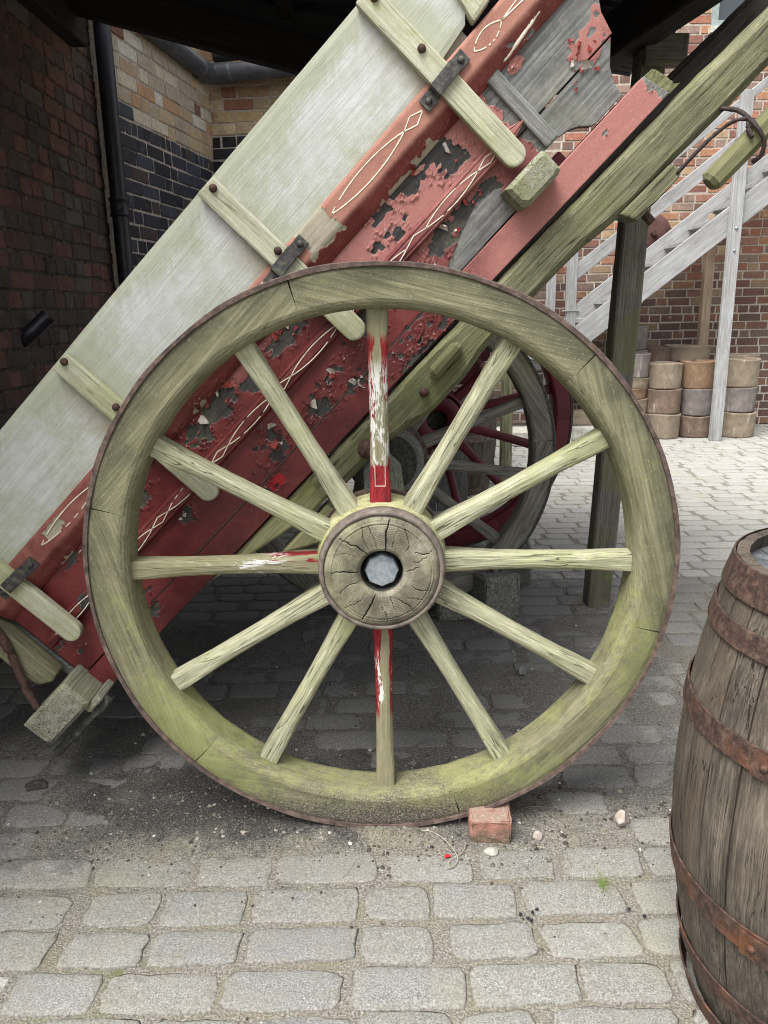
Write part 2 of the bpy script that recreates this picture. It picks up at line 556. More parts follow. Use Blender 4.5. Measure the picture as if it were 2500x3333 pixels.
def brick_mat(name, stops, stuff, soot=0.3, soot_low=None, efflo=0.12, rough=0.85, gloss=None):
    g = G(name)
    p = g.pos()
    rnd = g.attr('rnd') if stuff else g.rnd()
    col = g.ramp(rnd, stops, 'CONSTANT')
    n = g.noise(p, 40, 5, 0.7); m = g.noise(p, 7, 4, 0.65); l = g.noise(p, 1.3, 4, 0.6)
    col = g.mix(g.step(n, 0.3, 0.75), g.mix(0.35, col, (0.012, 0.011, 0.01, 1)), col)
    col = g.mix(g.mth('MULTIPLY', g.step(m, 0.45, 0.72), soot), col, (0.016, 0.015, 0.014, 1))
    if soot_low:
        z = g.mth('ADD', g.sep(p)[2], g.mth('MULTIPLY', g.mth('SUBTRACT', l, 0.5), 1.6))
        col = g.mix(g.mth('MULTIPLY', g.mth('SUBTRACT', 1.0, g.step(z, *soot_low[:2])), soot_low[2]), col, s(62, 58, 54))
    col = g.mix(g.mth('MULTIPLY', g.step(g.noise(p, 16, 4, 0.7), 0.6, 0.75), efflo), col, s(200, 190, 178))
    return g.done(col, rough if gloss is None else gloss, g.bump(g.mth('ADD', n, g.mth('MULTIPLY', m, 0.5)), 0.7, 0.006), spec=0.3)


M_ground = ground_mat()
M_sett = sett_mat('granite_sett'); M_sett_sunlit = sett_mat('granite_setts_sunlit', True)
M_mortar = simple('lime_mortar', s(138, 130, 120), s(190, 180, 168), 50, 0.95, bump=0.6, dist=0.004, spec=0.1)
M_mortar_dark = simple('sooty_mortar', s(44, 41, 38), s(104, 96, 86), 30, 0.95, bump=0.6, dist=0.004, spec=0.1)
M_blackwood = wood('tarred_timber', s(24, 22, 21), s(36, 33, 31), s(52, 48, 45), None, grain=1, crack=0.5, speck=0.03)
M_posttimber = wood('shed_post_timber', s(70, 65, 62), s(98, 92, 88), s(130, 124, 117), s(98, 106, 58), 0.75, crack=0.5, speck=0.1)
M_tin = simple('sooty_corrugated_sheet', s(26, 27, 29), s(44, 45, 48), 12, 0.6, 0.0, 0.2)
M_pipe = simple('black_cast_iron_pipe', s(20, 21, 26), s(36, 38, 46), 25, 0.42, 0.0, 0.25, spec=0.5)
M_greypipe = simple('grey_plastic_pipe', s(60, 62, 66), s(86, 88, 92), 8, 0.45, 0.0, 0.1, spec=0.4)

# ------------------------------------------------------------------ ground, one sheet
def lin(a, b, st): return np.linspace(a, b, max(2, int(round((b - a) / st)) + 1))
gx = np.unique(np.concatenate([lin(-60, -6, 6), lin(-6, -1.7, 0.3), lin(-1.7, 1.7, 0.014), lin(1.7, 6, 0.3), lin(6, 60, 6)]))
gy = np.unique(np.concatenate([lin(-40, -2, 4), lin(-2, 0.8, 0.2), lin(0.8, 3.4, 0.014), lin(3.4, 9, 0.15), lin(9, 60, 5)]))
GX, GY = np.meshgrid(gx, gy)
def ground_h(X, Y):
    h = -0.0058 + 0.0035 * (fbm(X * 5, Y * 5, 3, 3) - 0.5)
    h = h + 0.003 * (fbm(X * 38, Y * 38, 3, 5) - 0.5)
    soil = sstep(Y + 0.5 * (fbm(X * 3, Y * 3, 4, 9) - 0.5), 1.6, 1.95) * (1 - sstep(Y, 3.2, 3.6)) * (1 - sstep(np.abs(X), 1.0, 1.5))
    h = h + soil * (0.0004 + 0.009 * sstep(fbm(X * 6, Y * 6, 4, 21), 0.50, 0.72) + 0.006 * (fbm(X * 60, Y * 60, 3, 8) - 0.45))
    # soil heaped round the bottom of the wheel
    d = np.hypot((X + 0.05) / 0.42, (Y - 1.83) / 0.11)
    h = h + 0.022 * np.exp(-d ** 2) * (0.6 + 0.8 * fbm(X * 25, Y * 25, 3, 14))
    d2 = np.hypot((X + 0.42) / 0.35, (Y - 1.9) / 0.18)
    h = h + 0.014 * np.exp(-d2 ** 2) * (0.4 + 1.1 * fbm(X * 18, Y * 18, 4, 17))
    return h
V = np.stack([GX, GY, ground_h(GX, GY)], -1).reshape(-1, 3)
ny, nx = GX.shape
idx = np.arange(ny * nx).reshape(ny, nx)
F = np.stack([idx[:-1, :-1], idx[:-1, 1:], idx[1:, 1:], idx[1:, :-1]], -1).reshape(-1, 4)
ground = obj('ground', npmesh('ground', V, F, M_ground), kind='structure')

# ------------------------------------------------------------------ granite setts
def sett_template(k):
    rg = random.Random(k * 31 + 5); n = 18
    kk = rg.uniform(0.0, 0.035)
    tpl = [(.5, -.26), (.5, 0), (.5, .26), (.485 - kk, .46 - kk), (.33, .5), (.12, .5), (-.12, .5), (-.33, .5), (-.485 + kk, .46 - kk), (-.5, .26), (-.5, 0), (-.5, -.26), (-.485 + kk, -.46 + kk), (-.33, -.5), (-.12, -.5), (.12, -.5), (.33, -.5), (.485 - kk, -.46 + kk)]
    base = [(x * 0.985 + rg.uniform(-0.024, 0.016) * (1 if x > 0 else -1), y * rg.uniform(0.86, 1.05)) for x, y in tpl]
    sk = rg.uniform(-0.06, 0.06)
    base = [(x + sk * y, y) for x, y in base]
    rings = [(1.03, -0.05), (1.01, -0.0040), (0.97, -0.0012), (0.90, -0.0002), (0.5, 0.0006)]
    Vv = []; Ff = []
    for f, z in rings:
        for x, y in base:
            fx = 1 - (1 - f) * 0.55
            Vv.append((x * fx + rg.uniform(-0.006, 0.006), y * f * rg.uniform(0.97, 1.03), z + rg.uniform(-0.0006, 0.0006)))
    for r in range(len(rings) - 1):
        for i in range(n):
            a = r * n + i; b = r * n + (i + 1) % n
            Ff.append((a, b, b + n, a + n))
    Vv.append((0, 0, 0.0007))
    t = (len(rings) - 1) * n
    for i in range(n): Ff.append((t + i, t + (i + 1) % n, len(Vv) - 1))
    return Vv, Ff
TEMPL = [sett_template(k) for k in range(14)]
TEMPL_ME = [mesh('sett', v, f, M_sett, True) for v, f in TEMPL]
setts = []
rows_y = 0.52; row = 0
rg = random.Random(77)
while rows_y < 8.72:
    pitch = 0.1185 * rg.uniform(0.94, 1.06)
    yc = rows_y + pitch / 2
    half = max(1.7, 0.56 * yc + 0.9)
    xl, xr = -min(half, 1.54 if yc < 4.7 else 1.5), min(half, 5.2)
    x = xl - rg.uniform(0, 0.15)
    while x < xr:
        Ls = rg.choice((0.15, 0.17, 0.19, 0.205, 0.22, 0.24, 0.26)) * rg.uniform(0.94, 1.06)
        gap = rg.uniform(0.004, 0.016) if rg.random() < 0.78 else rg.uniform(0.018, 0.042)
        xc = x + Ls / 2
        tilt = 0.006 * xc
        low = -0.002
        dz = rg.uniform(-0.0012, 0.002) + low
        # some stones near the wheel have sunk under the soil
        if 1.66 < yc < 3.3 and abs(xc) < 1.3: dz -= rg.choice((0.0, 0.0, 0.002, 0.004, 0.007))
        setts.append((xc, yc + tilt + rg.uniform(-0.004, 0.004), dz, Ls, pitch - rg.uniform(0.003, 0.013), rg.uniform(-0.025, 0.025), rg.randrange(14), rg.uniform(-0.012, 0.012), rg.uniform(-0.007, 0.007)))
        x += Ls + gap
    rows_y += pitch; row += 1
def rank(t):
    c = cam_px((t[0], t[1], 0))
    return 1e9 if c is None or not (-0.08 < c[0] < 1.08 and -0.05 < c[1] < 1.06) else c[2]
setts.sort(key=rank)
SW = 0.1
for t in setts[:300]:
    x, y, z, Ls, Wd, rz, k, rx, ry = t
    o = obj('sett', TEMPL_ME[k], ground, (x, y, z), (rx, ry, rz))
    o.scale = (Ls, Wd, 1)
Vs = []; Fs3 = []; Fs4 = []; at = []
for t in setts[300:]:
    x, y, z, Ls, Wd, rz, k, rx, ry = t
    v, f = TEMPL[k]; b = len(Vs); c_, s_ = math.cos(rz), math.sin(rz); rv = rg.random()
    for vx, vy, vz in v:
        px, py = vx * Ls, vy * Wd
        Vs.append((x + px * c_ - py * s_, y + px * s_ + py * c_, z + vz + rx * py - ry * px)); at.append(rv)
    for q in f: Fs4.append(tuple(b + i for i in q))
me = mesh('setts', Vs, Fs4, M_sett_sunlit, True)
a_ = me.attributes.new('rnd', 'FLOAT', 'POINT'); a_.data.foreach_set('value', at)
o = obj('setts', me, ground, kind='stuff')

# ------------------------------------------------------------------ brick walls
def brick_templates(mat, length, height, depth, bev, n=4, seed=0):
    return [box_mesh('brick', length, depth, height, bev, mat, 1, 0.0022, seed + k) for k in range(n)]


def brick_wall(name, origin, direction, length, z0, z1, zones, mortar, bl=0.225, bh=0.072, jt=0.010, depth=0.06, limit=300, prot=0.004, seed=1, slab_z1=None, keep=None, slab_t=0.25):
    """zones: list of (ztop, mat_single, mat_stuff, pattern); bricks stand proud of the mortar slab"""
    rgw = random.Random(seed)
    d = Vector((direction[0], direction[1], 0)).normalized()
    nrm = Vector((d.y, -d.x, 0))                     # towards the viewer when walking along d with the wall on the left
    org = Vector((origin[0], origin[1], 0))
    ang = math.atan2(d.y, d.x)
    zt = slab_z1 or z1
    slab = prism_mesh(name, [(0, z0), (length, z0), (length, zt), (0, zt)], 0.0, slab_t, mortar, 0)
    w = obj(name, slab, None, org, (0, 0, ang), 'structure')
    bricks = []; z = z0 + bh / 2; c = 0
    while z + bh / 2 <= z1 + 0.001:
        ms, mf, pat = next(((a, b, p) for zt_, a, b, p in zones if z < zt_), zones[-1][1:])
        if pat == 'edge':
            Ln = [0.066]
        elif pat == 'english':
            Ln = [bl] if c % 2 == 0 else [(bl - jt) / 2]
        elif pat == 'flemish':
            Ln = [bl, (bl - jt) / 2]
        else:
            Ln = [bl, bl, bl, (bl - jt) / 2]
        x = -rgw.uniform(0, 0.2); i = rgw.randrange(4)
        while x < length - 0.02:
            L = Ln[i % len(Ln)]
            if pat == 'mixed' and rgw.random() < 0.15: L = (bl - jt) / 2
            a0, a1 = max(x, 0.0), min(x + L, length)
            if a1 - a0 > 0.03:
                xc = (a0 + a1) / 2
                if keep is None or keep(xc, z):
                    bricks.append((xc, z + rgw.uniform(-0.0025, 0.0025), a1 - a0, ms, mf, rgw.uniform(-1, 1) * prot, rgw.random()))
            x += L + jt * rgw.uniform(0.8, 1.4); i += 1
        z += bh + jt; c += 1
    def rk(b):
        q = cam_px(org + d * b[0] + nrm * 0.01 + Vector((0, 0, b[1])))
        return 1e9 if q is None or not (-0.03 < q[0] < 1.03 and -0.03 < q[1] < 1.03) else q[2] / b[2]
    bricks.sort(key=rk)
    cache = {}
    def tm(L, m):
        key = (round(L, 2), m.name)
        if key not in cache: cache[key] = brick_templates(m, L, bh, depth, 0.005, 4, len(cache) * 9)
        return rgw.choice(cache[key])
    for b in bricks[:limit]:
        y = -0.006 - b[5] * 0.8 + depth / 2
        o = obj('brick', tm(b[2], b[3]), w, (b[0], y, b[1]), (0, rgw.uniform(-0.008, 0.008), 0))
    by = {}
    for b in bricks[limit:]: by.setdefault(b[4].name, []).append(b)
    for mn, L in by.items():
        V = []; F = []; A = []
        for b in L:
            y0 = -0.006 - b[5] * 0.8; e = 0.004; k = len(V)
            hx, hz = b[2] / 2, bh / 2
            for (sx, sz) in ((-1, -1), (1, -1), (1, 1), (-1, 1)): V.append((b[0] + sx * hx, y0 + depth, b[1] + sz * hz))
            for (sx, sz) in ((-1, -1), (1, -1), (1, 1), (-1, 1)): V.append((b[0] + sx * hx + rgw.uniform(-.002, .002), y0 + e, b[1] + sz * hz + rgw.uniform(-.002, .002)))
            for (sx, sz) in ((-1, -1), (1, -1), (1, 1), (-1, 1)): V.append((b[0] + sx * (hx - e), y0, b[1] + sz * (hz - e)))
            for r in (0, 4):
                for q in range(4):
                    F.append((k + r + q, k + r + (q + 1) % 4, k + r + 4 + (q + 1) % 4, k + r + 4 + q))
            F.append((k + 8, k + 9, k + 10, k + 11)); A += [b[6]] * 12
        me = mesh('bricks', V, F, bpy.data.materials[mn])
        at_ = me.attributes.new('rnd', 'FLOAT', 'POINT'); at_.data.foreach_set('value', A)
        obj('bricks', me, w, kind='stuff')
    return w


def pair(name, stops, **k): return brick_mat(name, stops, False, **k), brick_mat(name + '_far', stops, True, **k)
sooty = pair('sooty_red_brick', [(0, s(98, 76, 68)), (0.2, s(88, 75, 69)), (0.4, s(110, 82, 72)), (0.58, s(82, 73, 69)), (0.75, s(118, 86, 76)), (0.9, s(98, 90, 84))], soot=0.5, efflo=0.14)
cream = pair('cream_brick', [(0, s(196, 176, 142)), (0.16, s(208, 198, 176)), (0.32, s(186, 164, 134)), (0.46, s(216, 210, 196)), (0.6, s(184, 170, 150)), (0.74, s(194, 156, 122)), (0.82, s(136, 96, 82)), (0.88, s(184, 172, 154)), (0.95, s(70, 78, 82))], soot=0.15, efflo=0.45)
blue = pair('blue_engineering_brick', [(0, s(60, 64, 75)), (0.3, s(48, 51, 60)), (0.55, s(70, 75, 87)), (0.75, s(78, 72, 70)), (0.9, s(52, 54, 61))], soot=0.15, efflo=0.35, gloss=0.5)
yard = pair('yard_brick', [(0, s(166, 112, 90)), (0.14, s(138, 96, 84)), (0.28, s(180, 134, 102)), (0.42, s(122, 96, 86)), (0.55, s(160, 118, 100)), (0.68, s(152, 128, 114)), (0.8, s(116, 88, 78)), (0.9, s(180, 152, 120))], soot=0.25, soot_low=(0.9, 2.5, 0.6), efflo=0.5)
M_yardmortar = simple('yard_mortar', s(150, 142, 130), s(190, 182, 170), 40, 0.95, bump=0.6, dist=0.004, spec=0.1)

# left wall of the passage, its unseen upper part added to shade the foreground
left_wall = brick_wall('wall_left', (-1.55, 0.9), (0, 1), 3.78, 0.0, 3.0, [(9, sooty[0], sooty[1], 'english')], M_mortar_dark, seed=3, bh=0.07, jt=0.011, slab_z1=4.9, keep=lambda x, z: z > 0.5)
ahead = brick_wall('wall_left_rear', (-1.475, 4.72), (0.17, 1.0), 1.52, 0.8, 3.3, [(2.385, blue[0], blue[1], 'mixed'), (2.47, blue[0], blue[1], 'edge'), (9, cream[0], cream[1], 'mixed')], M_mortar, seed=5, bh=0.072, jt=0.010, slab_z1=4.9)
M_blackmix = brick_mat('blackened_brick', [(0, s(34, 35, 40)), (0.5, s(44, 44, 48)), (0.8, s(120, 92, 80))], False, soot=0.3, efflo=0.2)
M_blackmix2 = brick_mat('blackened_brick_far', [(0, s(34, 35, 40)), (0.5, s(44, 44, 48)), (0.8, s(120, 92, 80))], True, soot=0.3, efflo=0.2)
tan_ = pair('tan_brick', [(0, s(192, 166, 124)), (0.3, s(180, 160, 128)), (0.55, s(200, 180, 146)), (0.8, s(170, 140, 108)), (0.93, s(156, 110, 86))], soot=0.15, efflo=0.25)
rear = brick_wall('wall_rear', (-1.22, 6.2), (1.0, -0.13), 1.95, 0.8, 3.3, [(2.62, M_blackmix, M_blackmix2, 'flemish'), (9, tan_[0], tan_[1], 'mixed')], M_mortar, seed=6, slab_z1=4.9)
back = brick_wall('wall_back', (0.2, 8.8), (1, 0), 5.6, 0.0, 5.0, [(9, yard[0], yard[1], 'mixed')], M_yardmortar, seed=8, bh=0.074, jt=0.015, bl=0.23, slab_z1=5.6, keep=lambda x, z: not (3.18 < x < 4.0 and z > 4.02))

# pipes on the walls
t = thing('drainpipe', 'black cast-iron drainpipe running down the sooty left wall', 'pipe', (-1.468, 4.66, 0))
me = mesh('pipe', *lathe([(0.046, 0.0), (0.046, 4.6)], 20), M_pipe, True); obj('pipe', me, t)
for zc in (1.93, 3.5):
    me = mesh('collar', *lathe([(0.046, zc - 0.05), (0.056, zc - 0.05), (0.056, zc - 0.035), (0.051, zc - 0.03), (0.051, zc + 0.03), (0.057, zc + 0.035), (0.057, zc + 0.05), (0.046, zc + 0.05)], 20), M_pipe, True); obj('collar', me, t)
t = thing('soil_pipe', 'thick dark grey pipe bending round the cream brick corner under the beam', 'pipe', (-1.1, 6.05, 2.95))
pth = [(-0.36, -1.5, 0.06), (-0.10, 0.0, 0.03), (-0.055, 0.03, 0.03), (-0.02, 0.02, 0.03), (1.4, -0.17, 0.08)]
me = mesh('pipe', *tube(pth, 0.062, 16), M_greypipe, True); obj('pipe', me, t)
me = mesh('pipe', *tube([(-0.05, 0.05, 0.16), (1.2, -0.1, 0.22)], 0.05, 16), M_greypipe, True); obj('pipe', me, t)
me = mesh('elbow', *tube(smooth_path([(-0.125, -0.15, 0.034), (-0.1, -0.02, 0.03), (-0.05, 0.03, 0.03), (0.09, 0.01, 0.034)], 4), 0.07, 16), M_greypipe, True); obj('elbow', me, t)

# ------------------------------------------------------------------ open-sided shed: lean-to roof, tie beam, eave beam, post
shed = thing('shed_roof', 'black lean-to roof of corrugated sheet on tarred beams over the cart', 'roof', (0, 3, 0))
def roof_z(x): return 2.875 - 0.178 * (x + 0.982)
def beam_z(x): return 2.86 - 0.259 * (x + 0.982)
ry = np.arange(2.12, 4.34, 0.0125); rx = np.linspace(-1.545, 1.28, 12)
RX, RY = np.meshgrid(rx, ry)
RZ = roof_z(RX) + 0.009 * np.sin(RY * 2 * math.pi / 0.076)
V = np.stack([RX, RY - 3, RZ], -1).reshape(-1, 3)
V2 = V.copy(); V2[:, 2] += 0.0012
ny, nx = RX.shape; idx = np.arange(ny * nx).reshape(ny, nx)
F = np.stack([idx[:-1, :-1], idx[:-1, 1:], idx[1:, 1:], idx[1:, :-1]], -1).reshape(-1, 4)
me = npmesh('roof_sheet', np.concatenate([V, V2]), np.concatenate([F[:, ::-1], F + len(V)]), M_tin)
obj('roof_sheet', me, shed)
def rp(x, y, dz): return (x, y, roof_z(x) + dz)
timber('tie_beam', (-1.53, 4.22, beam_z(-1.53) - 0.142), (0.55, 4.22, beam_z(0.55) - 0.142), 0.09, 0.165, M_blackwood, shed, c=0.006, n=14)
timber('tie_beam', rp(-1.53, 2.32, -0.142), rp(1.10, 2.32, -0.142), 0.09, 0.165, M_blackwood, shed, c=0.006, n=14)
obj('gable_board', prism_mesh('gable_board', [(-1.53, beam_z(-1.53) - 0.07), (0.55, beam_z(0.55) - 0.07), (0.55, roof_z(0.55) - 0.012), (-1.53, roof_z(-1.53) - 0.012)], 4.235 - 3, 4.255 - 3, M_tin, 0), shed)
for xx in (-0.95, -0.43, 0.1, 0.62):
    timber('purlin', rp(xx, 2.14, -0.036), rp(xx, 4.3, -0.036), 0.07, 0.045, M_blackwood, shed, c=0.004)
timber('eave_beam', (1.20, 2.15, 2.385), (0.885, 3.97, 2.385), 0.11, 0.17, M_blackwood, shed, c=0.006, n=12)
timber('shed_post', (0.985, 3.37, -0.02), (1.075, 3.37, 2.31), 0.105, 0.10, M_posttimber, shed, c=0.008, n=12)
timber('corbel', (1.03, 3.31, 2.29), (1.185, 3.29, 2.285), 0.09, 0.10, M_posttimber, shed, c=0.006)
timber('plate_timber', (-1.505, 2.14, 2.72), (-1.505, 4.39, 2.72), 0.085, 0.12, M_blackwood, shed, c=0.006)

# ------------------------------------------------------------------ materials of the cart
ALG = s(150, 158, 84)
M_spoke = wood('pale_green_oak', s(118, 117, 95), s(152, 151, 124), s(184, 183, 158), s(150, 154, 106), 0.55, grain=0.9, crack=0.85, speck=0.15, bump=0.7)
M_rim = wood('mossy_felloe_oak', s(92, 90, 70), s(118, 115, 90), s(142, 139, 111), s(142, 147, 84), 0.6, grain=0.8, crack=0.12, soil=True, speck=0.35, bump=0.5, algae_scale=3.2, radial=True, grime=0.6)
M_nave = wood('hub_oak', s(120, 118, 86), s(154, 152, 112), s(182, 180, 142), s(162, 168, 92), 0.6, grain=0.8, crack=0.5, speck=0.1)
M_board = wood('silvered_board', s(168, 170, 166), s(182, 184, 181), s(196, 199, 198), s(132, 137, 88), 0.66, grain=0.9, crack=0.1, speck=0.2, bump=0.4, algae_scale=3.0, board=True, grime=0.15)
M_strut = wood('strut_oak', s(140, 139, 117), s(168, 167, 144), s(192, 191, 173), s(148, 152, 100), 0.6, grain=0.9, crack=0.4, speck=0.12, algae_scale=5, axis='Z')
M_shaft = wood('green_shaft_oak', s(70, 70, 53), s(100, 99, 76), s(134, 132, 106), s(100, 105, 63), 0.55, grain=0.8, crack=0.9, speck=0.2, bump=0.8, algae_scale=5)
M_pole = wood('moss_green_pole', s(80, 80, 56), s(102, 101, 72), s(124, 122, 92), s(94, 97, 62), 0.5, crack=0.4, speck=0.08)
M_greywood = wood('grey_weathered_oak', s(78, 78, 76), s(112, 112, 108), s(146, 146, 142), s(110, 116, 84), 0.25, crack=0.7, speck=0.2)
M_fargrey = wood('far_wheel_ash', s(78, 76, 70), s(118, 115, 106), s(152, 148, 136), s(116, 120, 74), 0.3, grain=0.45, crack=0.5, speck=0.1)
M_blockwood = wood('block_end_oak', s(98, 97, 84), s(130, 129, 114), s(164, 164, 154), s(118, 122, 74), 0.72, crack=0.9, speck=0.15, axis='Y')
M_greyacross = wood('grey_weathered_batten', s(78, 78, 76), s(112, 112, 108), s(146, 146, 142), s(110, 116, 84), 0.25, crack=0.6, speck=0.2, axis='Z')
M_tailoak = wood('mossy_tail_oak', s(74, 73, 57), s(104, 102, 80), s(136, 133, 108), s(104, 108, 66), 0.5, crack=0.6, speck=0.15, axis='Z')
M_iron = simple('blackened_iron', s(30, 30, 31), s(58, 56, 54), 60, 0.62, 0.0, 0.8, 0.004, 0.45, c3=s(92, 96, 76))
M_tyre = simple('rusty_tyre_iron', s(56, 46, 42), s(86, 72, 66), 45, 0.75, 0.0, 0.9, 0.004, 0.35, c3=s(118, 100, 88))
M_band = simple('weathered_nave_band', s(78, 70, 64), s(108, 99, 91), 45, 0.7, 0.0, 0.7, 0.003, 0.35, c3=s(132, 122, 110))
M_rustbolt = simple('rust_bolt', s(44, 32, 28), s(84, 62, 52), 90, 0.8, 0.0, 0.9, 0.003)
M_steel = simple('galvanised_steel', s(112, 122, 132), s(150, 158, 164), 40, 0.42, 0.55, 0.25, 0.001, 0.5, c3=s(178, 184, 188))
M_cream_line = simple('cream_line_paint', s(196, 184, 160), s(232, 226, 208), 60, 0.7)


def paint_mat(name, deep, mid, pale, bare_d=s(26, 25, 24), bare_l=s(74, 72, 70), under=s(205, 200, 190)):
    g = G(name)
    v = g.own(); p = g.pos()
    f = g.attr('peel'); fade_shade = g.attr('fade_shade')
    fi = g.noise(p, 130, 3, 0.7)
    f = g.mth('ADD', f, g.mth('MULTIPLY', g.mth('SUBTRACT', fi, 0.5), 0.10))
    bare = g.step(f, -0.012, 0.012)
    edge = g.mth('MULTIPLY', g.step(f, -0.055, -0.02), g.mth('SUBTRACT', 1.0, bare))
    n = g.noise(p, 11, 5, 0.65); m = g.noise(p, 70, 4, 0.7)
    red = g.mix(g.step(n, 0.3, 0.7), deep, mid)
    fd = g.mth('ADD', fade_shade, g.mth('MULTIPLY', g.mth('SUBTRACT', n, 0.5), 0.9))
    red = g.mix(g.step(fd, 0.15, 0.9), red, pale)
    dust = g.step(g.noise(p, 260, 2, 0.7), 0.6, 0.72)
    red = g.mix(g.mth('MULTIPLY', dust, g.mth('ADD', 0.08, g.mth('MULTIPLY', fade_shade, 0.5))), red, s(196, 170, 150))
    red = g.mix(g.mth('MULTIPLY', g.step(m, 0.58, 0.78), 0.3), red, (0.02, 0.008, 0.008, 1))
    red = g.mix(g.mth('MULTIPLY', edge, g.step(g.noise(p, 45, 2), 0.50, 0.60)), red, under)  # pale undercoat rims, plus painted light caught on the curled edges
    red = g.mix(g.step(g.mth('ADD', g.attr('fresh'), g.mth('MULTIPLY', g.mth('SUBTRACT', g.noise(p, 60, 3, 0.7), 0.5), 0.8)), 0.45, 0.55), red, s(150, 22, 30))
    gr = g.noise(g.map(v, (4, 110, 110)), 1, 4, 0.65, 0.3)
    gr = g.mth('ADD', g.mth('MULTIPLY', gr, 0.6), g.mth('ADD', g.mth('MULTIPLY', g.noise(p, 24, 5, 0.7), 0.28), g.mth('MULTIPLY', fi, 0.12)))
    bw = g.mix(g.attr('worn'), g.ramp(gr, [(0.3, bare_d), (0.7, bare_l)]), g.ramp(gr, [(0.34, s(66, 66, 64)), (0.5, s(104, 104, 101)), (0.66, s(142, 142, 138))]))
    fl = g.step(g.noise(p, 90, 3, 0.7), 0.64, 0.7)
    bw = g.mix(g.mth('MULTIPLY', fl, 0.22), bw, s(170, 168, 160))
    bw = g.mix(g.mth('MULTIPLY', g.step(g.noise(p, 6, 4), 0.5, 0.75), 0.4), bw, s(112, 116, 84))
    col = g.mix(bare, red, bw)
    h = g.mix(bare, g.mth('MULTIPLY', g.noise(p, 85, 4, 0.7), 0.6), gr)
    rough = g.mix(bare, g.ramp(fd, [(0.0, 0.42), (0.7, 0.75)]), (0.88, 0.88, 0.88, 1))
    return g.done(col, rough, g.bump(h, 0.5, 0.003), spec=0.35)


M_red = paint_mat('peeling_red_paint', s(82, 31, 32), s(106, 43, 42), s(154, 102, 95))
M_redrail = paint_mat('peeling_red_rail_paint', s(94, 38, 37), s(118, 56, 51), s(154, 108, 93), bare_d=s(120, 112, 96), bare_l=s(176, 170, 150))
M_redplain = simple('dark_red_paint', s(78, 22, 30), s(104, 30, 40), 8, 0.5, 0, 0.15, spec=0.4)

# ------------------------------------------------------------------ the tip cart
CX, CZ = -0.008, 0.730                       # axle
WHEEL_Y = 1.773                              # face of the near wheel
TILT = R(45.5)
cart = thing('tip_cart', 'old red tip cart tilted with shafts up, paint peeling, big spoked wheel in front', 'cart', (CX, 2.5, 0))
def place(o):
    """part built in cart coordinates (u along the body, y world depth, v up from the floor)"""
    o.location = (0, -2.5, CZ); o.rotation_euler = (0, -TILT, 0)
    return o
def cpart(name, me, parent=None):
    if parent is None:
        return place(obj(name, me, cart))
    return obj(name, me, parent)
def cbox(name, u0, u1, v0, v1, y0, y1, mat, c=0.005, n=10, jit=0.0012, parent=None, seed=0):
    st = []; rg = random.Random(seed or int(abs(u0) * 991 + abs(v0) * 7919))
    L = u1 - u0
    xs = [0, c * 0.8] + [L * (i + 1) / n for i in range(n - 1)] + [L - c * 0.8, L]
    for i, x in enumerate(xs):
        e = c * 0.7 if i in (0, len(xs) - 1) else 0
        st.append([(u0 + x, y + rg.uniform(-jit, jit), z + rg.uniform(-jit, jit)) for y, z in octo(y0 + e, y1 - e, v0 + e, v1 - e, c)])
    V, F = loft(st)
    return cpart(name, mesh(name, V, F, mat), parent)

# patches of bare wood seen in the paint: (u, v, half length, half width, turn)
PATCH = [(0.807, 0.595, .055, .022, 0), (0.831, 0.545, .042, .03, 0), (0.717, 0.585, .05, .024, 0), (0.627, 0.59, .034, .016, 0), (0.614, 0.526, .022, .013, 0), (0.556, 0.542, .02, .016, 0),
         (0.84, 0.435, .034, .018, 0), (0.76, 0.427, .058, .032, 0), (0.678, 0.431, .052, .027, 0), (0.223, 0.564, .06, .024, 0), (0.067, 0.533, .02, .012, 0), (0.245, 0.404, .036, .010, 0),
         (0.269, 0.345, .045, .014, 0), (0.157, 0.371, .034, .02, 0), (0.003, 0.401, .045, .013, 90), (-0.027, 0.37, .024, .019, 0), (0.405, 0.435, .06, .032, 0), (0.274, 0.555, .024, .016, 0),
         (-0.052, 0.572, .048, .038, 0), (0.008, 0.574, .03, .026, 0), (-0.121, 0.565, .038, .033, 0), (0.07, 0.55, .022, .019, 0), (-0.333, 0.432, .019, .014, 0), (-0.376, 0.563, .026, .02, 0),
         (-0.622, 0.326, .026, .018, 0), (-0.326, 0.445, .017, .012, 0), (-0.652, 0.593, .029, .014, 0), (-0.861, 0.402, .022, .008, 0), (-0.892, 0.45, .04, .005, 0), (-0.592, 0.376, .03, .006, 0),
         (0.55, 0.285, .05, .012, 0), (0.43, 0.275, .06, .010, 0), (0.62, 0.33, .03, .006, 0)]
CRACKLE = [(0.157, 0.38, .09, .05), (-0.1, 0.57, .1, .05), (0.25, 0.565, .09, .05), (0.6, 0.55, .08, .05), (-0.03, 0.38, .08, .06), (-0.38, 0.57, .07, .04), (-0.62, 0.33, .05, .03), (-0.65, 0.59, .06, .03),
           (0.45, 0.31, .2, .045), (0.8, 0.42, .1, .06), (1.12, 0.60, .12, .05), (0.95, 0.59, .05, .06), (-0.1, 0.33, .09, .04), (0.3, 0.4, .1, .05)]
